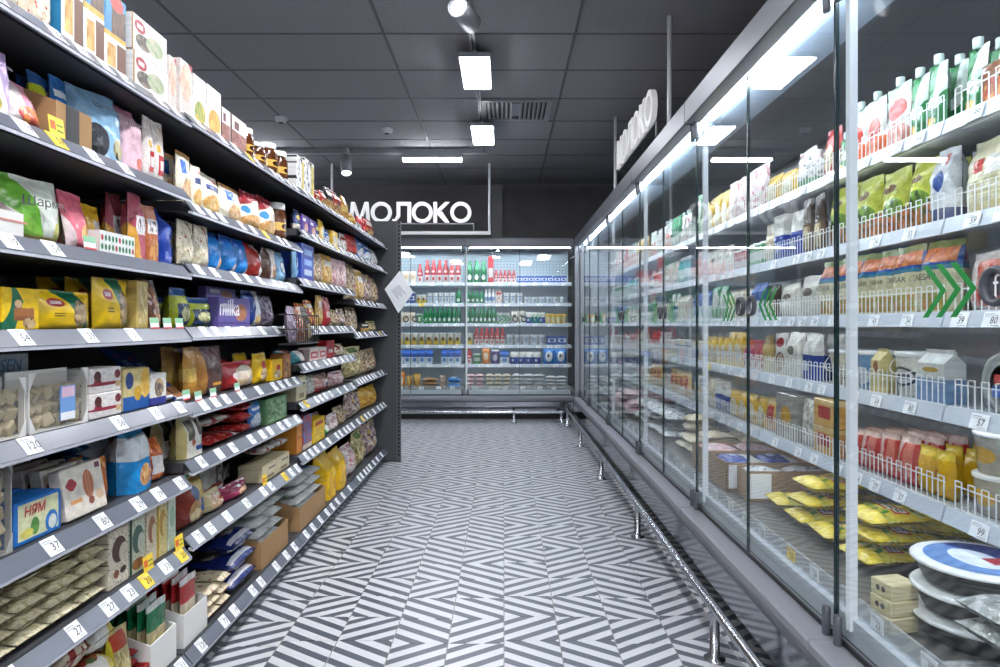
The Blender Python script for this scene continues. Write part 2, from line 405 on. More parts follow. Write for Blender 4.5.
# ------------------------------------------------------------------ hanging signs
M_sign = mat('sign_letter', 'f0f0f0', 0.5, emit='ffffff', es=0.16)
def letter(ch, h):
    mb = MB(); s = 0.17 * h; D = 0.035
    def ring(cx, r):
        n = 40; V = []
        for y in (0, D):
            for rr in (r, r - s):
                V += [(cx + rr * math.cos(2 * PI * k / n), y, h / 2 + rr * math.sin(2 * PI * k / n)) for k in range(n)]
        Fc = []
        for k in range(n):
            q = (k + 1) % n
            Fc += [(k, q, n + q, n + k), (2 * n + q, 2 * n + k, 3 * n + k, 3 * n + q), (k, 2 * n + k, 2 * n + q, q), (n + q, 3 * n + q, 3 * n + k, n + k)]
        mb.add(V, Fc)
    def poly(p): mb.prism(p, 0, D)
    if ch == 'О': ring(h / 2, h * 0.51); wd = h
    elif ch == 'М':
        wd = h * 1.0; poly([(0, 0), (s, 0), (s + 0.05 * h, h), (0.08 * h, h)]); poly([(wd - s, 0), (wd, 0), (wd - 0.08 * h, h), (wd - s - 0.05 * h, h)])
        poly([(wd / 2 - 0.09 * h, 0.12 * h), (wd / 2 + 0.05 * h, 0.12 * h), (s + 0.09 * h, h), (0.1 * h, h)]); poly([(wd / 2 - 0.05 * h, 0.12 * h), (wd / 2 + 0.09 * h, 0.12 * h), (wd - 0.1 * h, h), (wd - s - 0.09 * h, h)])
    elif ch == 'Л':
        wd = h * 0.9; poly([(wd - s, 0), (wd, 0), (wd, h), (wd - s, h)]); poly([(0.2 * h, h - s), (wd - s, h - s), (wd - s, h), (0.2 * h, h)])
        poly([(0, 0), (0.06 * h, 0), (0.16 * h, 0.05 * h), (0.2 * h + s, 0.3 * h), (0.2 * h + s, h - s), (0.2 * h, h - s), (0.2 * h, 0.35 * h), (0.12 * h, s), (0, s)])
    else:
        wd = h * 0.78; poly([(0, 0), (s, 0), (s, h), (0, h)]); poly([(s, 0.42 * h), (s + 0.1 * h, 0.5 * h), (wd, h), (wd - 1.25 * s, h), (s, 0.62 * h)])
        poly([(s, 0.42 * h), (wd - 1.3 * s, 0), (wd, 0), (s + 0.24 * h, 0.56 * h)])
    return mb.build('sign_letter', M_sign), wd
def sign(lab, loc, rotz, rods, frame, h=0.232):
    t = obj('hanging_sign', None, None, loc, (0, 0, rotz)); tag(t, lab, 'sign', 'white milk signs')
    x = 0
    for ch in 'МОЛОКО':
        me, wd = letter(ch, h); obj('letter', me, t, (x, 0, 0)); x += wd + 0.045 * h
    mb = MB(); mb.box((0, 0.015, -0.016), (x + 0.02, 0.025, -0.004)); mb.box((x + 0.012, 0.015, -0.11), (x + 0.022, 0.025, -0.004))
    obj('letter_bracket', mb.build('letter_bracket', M_grey), t)
    mb = MB(); f0, f1, fz = frame; mb.box((f0, 0.01, fz - 0.018), (f1, 0.04, fz + 0.018)); obj('frame_bar', mb.build('frame_bar', M_white), t)
    for rx, z0 in rods:
        mb = MB(); mb.rod((rx, 0.025, z0), (rx, 0.025, CZ - loc[2]), 0.014, 8); obj('hanging_rod', mb.build('hanging_rod', M_white), t)
    return x
sz = H + (VY - 222.5) * 7.55 / F
sign('white МОЛОКО lettering on a hanging frame above the back fridge', (-1.74, 7.55, sz), 0, ((1.575, -0.115), (-0.2, -0.115)), (-0.2, 1.59, -0.115))
sign('white МОЛОКО lettering above the long right fridge, seen edge-on', (0.95, 5.68, 2.39), -PI / 2, ((1.72, -0.2), (-0.2, -0.2)), (-0.2, 1.72, -0.2))
# ------------------------------------------------------------------ price tags
M_tag = mat('tag_paper', 'eceef2', 0.5); M_tagy = mat('yellow_tag_paper', 'f2cf3a', 0.5); M_ink = mat('tag_ink', '202226', 0.6)
TAGS = {}
def tag_mesh(num, yellow=False, w_=0.044, h_=0.040):
    k = (num, yellow, w_, h_)
    if k in TAGS: return TAGS[k]
    mb = MB(); mb.box((-w_ / 2, 0, -h_ / 2), (w_ / 2, 0.0016, h_ / 2), 0)
    mb.box((-w_ * 0.42, -0.0006, h_ * 0.32), (w_ * 0.1, 0, h_ * 0.36), 2); mb.box((-w_ * 0.42, -0.0006, h_ * 0.2), (w_ * 0.3, 0, h_ * 0.23), 2)
    mb.box((w_ * 0.0, -0.0006, -h_ * 0.4), (w_ * 0.42, 0, -h_ * 0.37), 2)
    tm = text_mesh(num, h_ * 0.62, M_ink, 0.12)
    mb.add([(v.co.x + w_ * 0.12, v.co.y - 0.0008, v.co.z - h_ * 0.08) for v in tm.vertices], [tuple(p.vertices) for p in tm.polygons], 1)
    TAGS[k] = mb.build('price_tag', [M_tagy if yellow else M_tag, M_ink, mat('tag_small_print', '8d9096', 0.6)])
    return TAGS[k]
NUMS = ['37', '80', '29', '39', '27', '23', '33', '56', '53', '19', '49', '11', '34', '59', '45', '31', '99', '73', '120', '64']
rn = random.Random(11)
# ------------------------------------------------------------------ left: snack shelving, four units
M_shelf = mat('graphite_shelf', '3e3f43', 0.5); M_panel = mat('graphite_panel', '4a4b4f', 0.55); M_strip = mat('price_strip_plastic', '666a75', 0.25)
M_up = mat('graphite_upright', '55565a', 0.5); M_hole = mat('slot_black', '101012', 0.8)
XF = 0.92; DX, DZ = 0.026, 0.032; SB = 0.53
YB = [0.86, 1.98, 3.07, 4.19, 5.30]
ZB = [[1.666, 1.445, 1.219, 1.037, 0.825, 0.606, 0.397, 0.077],
      [1.676, 1.414, 1.230, 1.040, 0.813, 0.640, 0.417, 0.077],
      [1.680, 1.490, 1.264, 1.040, 0.865, 0.690, 0.445, 0.077],
      [1.680, 1.490, 1.210, 1.000, 0.700, 0.445, 0.077]]
SECN = ['nearest', 'second', 'third', 'farthest']
TAGPX = {(0, 2): [(15, '19'), (58, '54')], (0, 3): [(27, '54'), (93, '39'), (137, '31')], (0, 4): [(35, '120'), (123, '56'), (160, '53'), (183, '53')],
         (0, 5): [(57, '37'), (107, '80'), (142, '29'), (162, '39'), (184, '30')], (0, 6): [(15, '27'), (80, '27'), (113, '27'), (133, '23'), (150, '20y'), (169, '33'), (185, '20y')],
         (0, 7): [(120, '45'), (156, '33'), (185, '11')], (0, 1): [(30, '19'), (62, '59y'), (98, '29'), (130, '34')]}
TH = math.atan2(DX, DZ)
def left_unit(s):
    y0, y1 = YB[s], YB[s + 1]
    t = obj('shelving_unit', None, None, (-XF - 0.3, (y0 + y1) / 2, 0))
    tag(t, ('tall graphite snack shelving unit nearest the camera, left wall of the aisle', 'graphite snack shelving unit with blue chocolate boxes, second from the camera',
            'graphite snack shelving unit with wire basket, third from the camera', 'graphite snack shelving unit with nut bags at the far end')[s], 'shelving unit', 'snack shelving units')
    O = Vector(t.location)
    def part(name, lo, hi, m, par=None, b=0.0):
        q = obj(name, boxmesh(name, Vector(lo) - O, Vector(hi) - O, m, b), t); return q
    part('back_panel', (-XF - 0.60, y0, 0.02), (-XF - 0.575, y1, 1.95), M_panel)
    for k in ((0,) if s < 3 else (0, 1)):
        yy = (y0 + 0.016, y1 - 0.016)[k]; part('upright', (-XF - 0.575, yy - 0.015, 0), (-XF - 0.53, yy + 0.015, 1.95), M_up)
    part('plinth', (-XF - 0.55, y0, 0.0), (-XF - 0.05, y1, 0.075), M_panel)
    for i, zb in enumerate(ZB[s]):
        top = zb + DZ
        mb = MB(); a, b = y0 + 0.004 - O.y, y1 - 0.004 - O.y
        mb.box((-XF - SB - O.x, a, top - 0.03), (-XF - DX - 0.004 - O.x, b, top), 0)
        for yy in (a + 0.01, b - 0.016): mb.add([(-XF - SB - O.x, yy + q, top - (0.1 if i < len(ZB[s]) - 1 else 0.03)) for q in (0, 0.006)] + [(-XF - SB - O.x, yy + q, top - 0.03) for q in (0, 0.006)] + [(-XF - 0.2 - O.x, yy + q, top - 0.03) for q in (0, 0.006)], [(0, 2, 4), (1, 5, 3), (0, 4, 5, 1)])
        sh = obj('shelf', mb.build('shelf', M_shelf), t); SHELF[s, i] = (sh, O)
        mb = MB(); x0 = -XF - O.x
        mb.prism([(x0, zb), (x0 + 0.003, zb + 0.002), (x0 - DX + 0.003, top + 0.002), (x0 - DX, top)], a, b)
        mb.prism([(x0 - 0.012, zb - 0.002), (x0 + 0.002, zb - 0.006), (x0 + 0.002, zb + 0.002), (x0 - 0.012, zb + 0.004)], a, b, 1)
        obj('price_strip', mb.build('price_strip', [M_strip, mat('strip_edge', 'b9bcc6', 0.3)]), sh)
        tags = []
        if (s, i) in TAGPX:
            for px, n in TAGPX[s, i]: tags.append((F * XF / (VX - px), n))
        else:
            y = y0 + rn.uniform(0.06, 0.12)
            while y < y1 - 0.04:
                tags.append((y, rn.choice(NUMS) + ('y' if rn.random() < 0.02 else ''))); y += rn.choice((0.085, 0.11, 0.13, 0.17))
        for y, n in tags:
            ye = n.endswith('y')
            obj('price_tag', tag_mesh(n.rstrip('y'), ye), sh, (-XF - DX / 2 + 0.0035 - O.x, y - O.y, zb + DZ / 2 + 0.0035), (-TH, 0, PI / 2))
    if s == 3:
        ex = MB(); ex.box((-XF - 0.60 - O.x, y1 + 0.002 - O.y, 0), (-XF + 0.07 - O.x, y1 + 0.03 - O.y, 1.90))
        ep = obj('end_panel', ex.build('end_panel', M_panel), t)
        up = MB(); up.box((-XF + 0.07 - O.x, y1 - 0.004 - O.y, 0), (-XF + 0.105 - O.x, y1 + 0.03 - O.y, 1.90))
        eu = obj('end_upright', up.build('end_upright', M_up), t)
        ho = MB()
        for k in range(60): ho.box((-XF + 0.085 - O.x, y1 - 0.006 - O.y, 0.05 + k * 0.031), (-XF + 0.098 - O.x, y1 - 0.0035 - O.y, 0.066 + k * 0.031))
        obj('slot_row', ho.build('slot_row', M_hole), eu)
    return t
SHELF = {}
for s in range(4): left_unit(s)
# diamond card on the end upright
t = obj('hanging_card', None, None, (-0.815, 5.19, 1.335), (0, 0, 0.25)); tag(t, 'white diamond-shaped card hanging on the end of the snack shelves', 'card')
a = 0.115
mb = MB(); mb.prism([(0, -0.165), (0.115, 0.0), (0.01, 0.165), (-0.105, 0.02)], 0, 0.004); obj('card_face', mb.build('card_face', mat('card_white', 'e9ebef', 0.5)), t)
mb = MB()
for k in range(5): mb.box((-0.045, -0.001, -0.035 + k * 0.016), (0.045 - (k % 2) * 0.02, 0, -0.029 + k * 0.016))
g = obj('card_lines', mb.build('card_lines', mat('grey_ink', '9ba1ad', 0.6)), t, (0, 0, 0), (0, 0.9, 0))
mb = MB(); mb.box((-0.05, 0.0, 0.0), (0.0, 0.004, 0.02)); obj('clip', mb.build('clip', M_grey), t, (-0.05, 0.006, 0.01))
# ------------------------------------------------------------------ glass-door fridges
M_glass = glass_mat('door_glass'); M_edge = mat('glass_edge', '0f2a2c', 0.2); M_fas = mat('fascia_grey', '63666c', 0.35, 0.3)
M_steel = mat('polished_panel', '8f9298', 0.12, 1.0); M_ledge = mat('ledge_grey', '8b8e94', 0.4); M_kick = mat('kick_black', '1c1d20', 0.5)
M_int = mat('fridge_white', 'c4cad2', 0.4); M_back = mat('fridge_back', 'cccfd2', 0.5, mottle=0.3, mscale=2); M_backw = mat('fridge_back_pale', 'b9cbd6', 0.45)
M_rail = mat('fridge_rail_white', 'bcc3ce', 0.3); M_wire = mat('white_wire', 'e6e8e8', 0.35)
M_led = mat('fridge_led', 'ffffff', 0.4, emit='eef5ff', es=LED_E); M_post = mat('fridge_led_post', '8e949c', 0.4, emit='eef4ff', es=POST_E)
M_green = mat('sticker_green', '138a3a', 0.4); M_ring = mat('handle_grey', '4b4e54', 0.35); M_clear = glass_mat('clear_strip', (0.93, 0.95, 0.98, 1), 0.05, 0.1, 0.25)
FZ = [1.605, 1.350, 1.110, 0.868, 0.610]; FZB = [1.582, 1.337, 1.098, 0.842, 0.614]; DECK = 0.33; MW = 1.25
fence_me = {}
def fence_mesh(wd):
    k = round(wd, 3)
    if k in fence_me: return fence_me[k]
    mb = MB(); h = 0.075; r = 0.0016; n = int(wd / 0.024)
    mb.rod((0.01, 0, 0.004), (wd - 0.01, 0, 0.004), 0.002, 4); mb.rod((0.01, 0, h - 0.014), (wd - 0.01, 0, h - 0.014), 0.002, 4)
    for i in range(n + 1):
        x = 0.012 + i * (wd - 0.024) / n
        mb.rod((x, -0.002, 0), (x, -0.002, h), r, 4)
        if i % 2 == 0 and i < n: mb.rod((x, -0.002, h), (x + (wd - 0.024) / n, -0.002, h), r, 4)
    fence_me[k] = mb.build('wire_fence', M_wire); return fence_me[k]
chev = MB()
for k in range(3):
    x = k * 0.042
    chev.prism([(x, 0.052), (x + 0.055, 0.0), (x + 0.072, 0.0), (x + 0.017, 0.052)], -0.0012, 0); chev.prism([(x + 0.017, -0.052), (x + 0.072, 0.0), (x + 0.055, 0.0), (x, -0.052)], -0.0012, 0)
chev_me = chev.build('chevron_sticker', M_green)
rg = MB(); n = 28; pf = [(0.035, 0.0), (0.036, -0.008), (0.033, -0.014), (0.027, -0.014), (0.022, -0.008), (0.021, 0.0)]; V = []
for r, y in pf: V += [(r * math.cos(2 * PI * k / n), y, r * math.sin(2 * PI * k / n)) for k in range(n)]
rg.add(V, [(j * n + k, j * n + (k + 1) % n, (j + 1) * n + (k + 1) % n, (j + 1) * n + k) for j in range(len(pf) - 1) for k in range(n)], 0, None, True)
ring_me = rg.build('door_handle', M_ring)
def fridge(loc, rotz, lab, right, wd=MW, fences=True, end=False, tags=None):
    t = obj('display_fridge', None, None, loc, (0, 0, rotz)); tag(t, lab, 'fridge', 'glass-door milk fridges')
    def P(name, lo, hi, m, b=0.0): return obj(name, boxmesh(name, lo, hi, m, b), t)
    P('fascia', (0.001, -0.057, 1.97), (wd - 0.001, 0.004, 2.07), M_fas, 0.004)
    P('canopy', (0, 0.004, 2.0), (wd, 0.80, 2.07), mat('canopy_grey', '55575c', 0.6))
    mb = MB(); mb.add([(0, 0.025, 1.992), (wd, 0.025, 1.992), (wd, 0.215, 1.972), (0, 0.215, 1.972), (0, 0.025, 1.998), (wd, 0.025, 1.998), (wd, 0.215, 1.998), (0, 0.215, 1.998)], [(0, 1, 2, 3), (4, 7, 6, 5), (3, 2, 6, 7), (0, 4, 5, 1)])
    obj('light_deflector', mb.build('light_deflector', mat('deflector_blue', '8c9cae', 0.4)), t)
    mb = MB(); mb.rod((0.05, 0.045, 1.976), (wd - 0.05, 0.045, 1.976), 0.009, 8); obj('led_tube', mb.build('led_tube', M_led), t)
    P('back_panel', (0, 0.765, 0.28), (wd, 0.80, 2.0), M_back if right else M_backw)
    if not right:
        mb = MB()
        for i in range(30):
            for j in range(8): mb.box((0.03 + i * 0.041, 0.763, 1.62 + j * 0.036), (0.041 + i * 0.041, 0.766, 1.631 + j * 0.036))
        q = obj('perforation', mb.build('perforation', mat('hole_grey', '5f7a88', 0.6)), t); q['kind'] = 'stuff'
    P('light_post', (0.002, 0.022, 0.30), (0.022, 0.042, 1.95), M_post)
    P('deck', (0, 0.06, 0.27), (wd, 0.765, DECK), mat('deck_grey', '5d5a56', 0.35)); P('deck_lip', (0, 0.03, 0.27), (wd, 0.06, DECK), M_int)
    q = P('deck_riser', (0.004, 0.05, DECK), (wd - 0.004, 0.056, DECK + 0.05), M_clear)
    P('ledge', (0, -0.075, 0.235), (wd, 0.03, 0.27), M_ledge, 0.006)
    mb = MB(); mb.rod((0, -0.062, 0.222), (wd, -0.062, 0.222), 0.018, 10); obj('ledge_bead', mb.build('ledge_bead', M_fas), t)
    P('lower_panel', (0.002, -0.066, 0.09), (wd - 0.002, -0.05, 0.235), M_steel)
    P('kick_plate', (0, 0.02, 0.0), (wd, 0.06, 0.09), M_kick); P('base_tray', (0, -0.045, 0.085), (wd, 0.765, 0.262), M_kick)
    if end: P('end_panel', (-0.02, 0.0, 0.0), (-0.001, 0.80, 2.07), M_int)
    for i, z in enumerate(FZ if right else FZB):
        sh = obj('shelf', boxmesh('shelf', (0.004, 0.285, z - 0.022), (wd - 0.004, 0.72, z), M_int), t)
        rl = MB()
        rl.add([(x, y, zz) for x in (0.004, wd - 0.004) for y, zz in ((0.268, z - 0.036), (0.279, z + 0.004), (0.286, z + 0.004), (0.286, z - 0.036))], [(0, 1, 2, 3), (7, 6, 5, 4), (0, 4, 5, 1), (1, 5, 6, 2), (3, 2, 6, 7), (0, 3, 7, 4)])
        obj('price_rail', rl.build('price_rail', M_rail), sh)
        obj('added_shelf_glow', boxmesh('added_shelf_glow', (0.04, 0.288, z - 0.031), (wd - 0.04, 0.298, z - 0.023), mat('added_shelf_glow', 'ffffff', 0.4, emit='f2f6ff', es=4.5)), sh)  # glowing strip added behind the rail to brighten the goods below
        if right and fences: obj('wire_fence', fence_mesh(wd - 0.02), sh, (0.01, 0.292, z))
        x = rn.uniform(0.08, 0.2)
        for tx, tn in (tags or {}).get(i, ()): obj('price_tag', tag_mesh(tn, False, 0.06, 0.038), sh, (tx, 0.2685, z - 0.017), (-0.27, 0, 0)); x = max(x, tx + 0.14)
        while x < wd - 0.06:
            obj('price_tag', tag_mesh(rn.choice(NUMS), rn.random() < 0.02, 0.055, 0.036), sh, (x, 0.2685, z - 0.017), (-0.27, 0, 0)); x += rn.choice((0.1, 0.13, 0.17, 0.22))
    x = 0.1
    while x < wd - 0.06:
        obj('price_tag', tag_mesh(rn.choice(NUMS), rn.random() < 0.04, 0.055, 0.036), q, (x, 0.047, DECK + 0.026)); x += rn.choice((0.16, 0.2, 0.24))
    for k in (0, 1):
        x0, x1 = (0.002, wd / 2 - 0.002) if k == 0 else (wd / 2 + 0.002, wd - 0.002)
        d = obj('glass_door', boxmesh('glass_door', (x0, -0.004, 0.285), (x1, 0.002, 1.955), M_glass), t)
        he = x0 if k == 0 else x1 - 0.0035; se = x1 - 0.0025 if k == 0 else x0
        obj('hinge_edge', boxmesh('hinge_edge', (he, -0.0055, 0.285), (he + 0.0035, 0.0035, 1.955), M_edge), d)
        obj('meeting_edge', boxmesh('meeting_edge', (se, -0.005, 0.285), (se + 0.0025, 0.003, 1.955), M_edge), d)
        obj('bottom_seal', boxmesh('bottom_seal', (x0, -0.004, 0.272), (x1, 0.002, 0.285), M_kick), d)
        hx = (0.03 if k == 0 else wd - 0.03)
        for z0, z1 in ((0.27, 0.345), (1.90, 1.975)):
            mb = MB(); mb.lathe([(0.011, z0), (0.013, z0 + 0.004), (0.013, z1 - 0.004), (0.010, z1)], 12, c=(hx, -0.013, 0), sy=0.8)
            obj('hinge', mb.build('hinge', M_fas), d)
        sg = -1 if k == 0 else 1
        obj('door_handle', ring_me, d, (wd / 2 + sg * 0.052, -0.004, 1.147))
        obj('chevron_sticker', chev_me, d, (wd / 2 + sg * 0.262, -0.0045, 1.147), (0, 0 if k == 0 else PI, 0))
    return t
XG = 0.857; YH = [0.48 + MW * k for k in range(7)]
RLAB = ['glass-door fridge nearest the camera, cut by the right edge', 'glass-door fridge with yellow bags on its floor, second from the camera', 'glass-door fridge third from the camera, cartons on its floor',
        'glass-door fridge fourth from the camera in the right row', 'glass-door fridge fifth from the camera in the right row', 'glass-door fridge at the far corner of the right row']
RTAG = {0: {2: [(0.068, '39'), (0.18, '80')], 3: [(0.137, '57')], 4: [(0.137, '99')]}}
FR = [fridge((XG, YH[k + 1], 0), -PI / 2, RLAB[k], True, MW, True, False, RTAG.get(k)) for k in range(5)] + [fridge((XG, 7.58, 0), -PI / 2, RLAB[5], True, 7.58 - YH[5], True, True)]
YK = 7.70; BX = [-1.695, -0.445]
fridge((BX[0], YK, 0), 0, 'back wall glass-door fridge beside the snack shelves, left half', False)
fridge((BX[1], YK, 0), 0, 'back wall glass-door fridge next to the corner, right half', False)
ft = text_mesh('f', 0.055, mat('handle_letter', 'f0f0f0', 0.5))
dr = [c for c in FR[0].children if c.name.startswith('glass_door')][0]
obj('handle_cup', boxmesh('handle_cup', (0.556, -0.009, 1.131), (0.590, -0.005, 1.163), M_ring), dr); obj('handle_letter', ft, dr, (0.573, -0.0105, 1.147))
t = obj('corner_post', boxmesh('corner_post', (0.808, 7.605, 0.0), (0.856, 7.69, 2.07), mat('post_grey', 'a4a8b0', 0.35, 0.4), 0.004)); tag(t, 'grey upright post in the corner between the two fridge rows', 'post')
# bumper rails
def bumper(lab, pts, posts, z):
    t = obj('bumper_rail', None, None, (pts[0][0], pts[0][1], 0)); tag(t, lab, 'rail', 'steel bumper rails'); O = Vector(t.location)
    mb = MB()
    for a, b in zip(pts, pts[1:]): mb.rod(Vector((*a, z)) - O, Vector((*b, z)) - O, 0.017, 12)
    obj('rail_tube', mb.build('rail_tube', M_chrome), t)
    for x, y in posts:
        mb = MB(); mb.lathe([(0.035, 0.001), (0.035, 0.006), (0.016, 0.008), (0.016, z - 0.012)], 14); obj('post', mb.build('post', M_chrome), t, (x - O.x, y - O.y, 0))
bumper('low chrome bumper rail along the right fridges', [(0.68, 0.4), (0.68, 7.25), (0.70, 7.36)], [(0.68, y) for y in (0.9, 2.17, 3.42, 4.7, 5.97, 7.2)], 0.165)
bumper('low chrome bumper rail in front of the back fridge', [(-1.75, 7.42), (0.66, 7.42)], [(x, 7.42) for x in (-1.25, 0.11, 0.635)], 0.115)
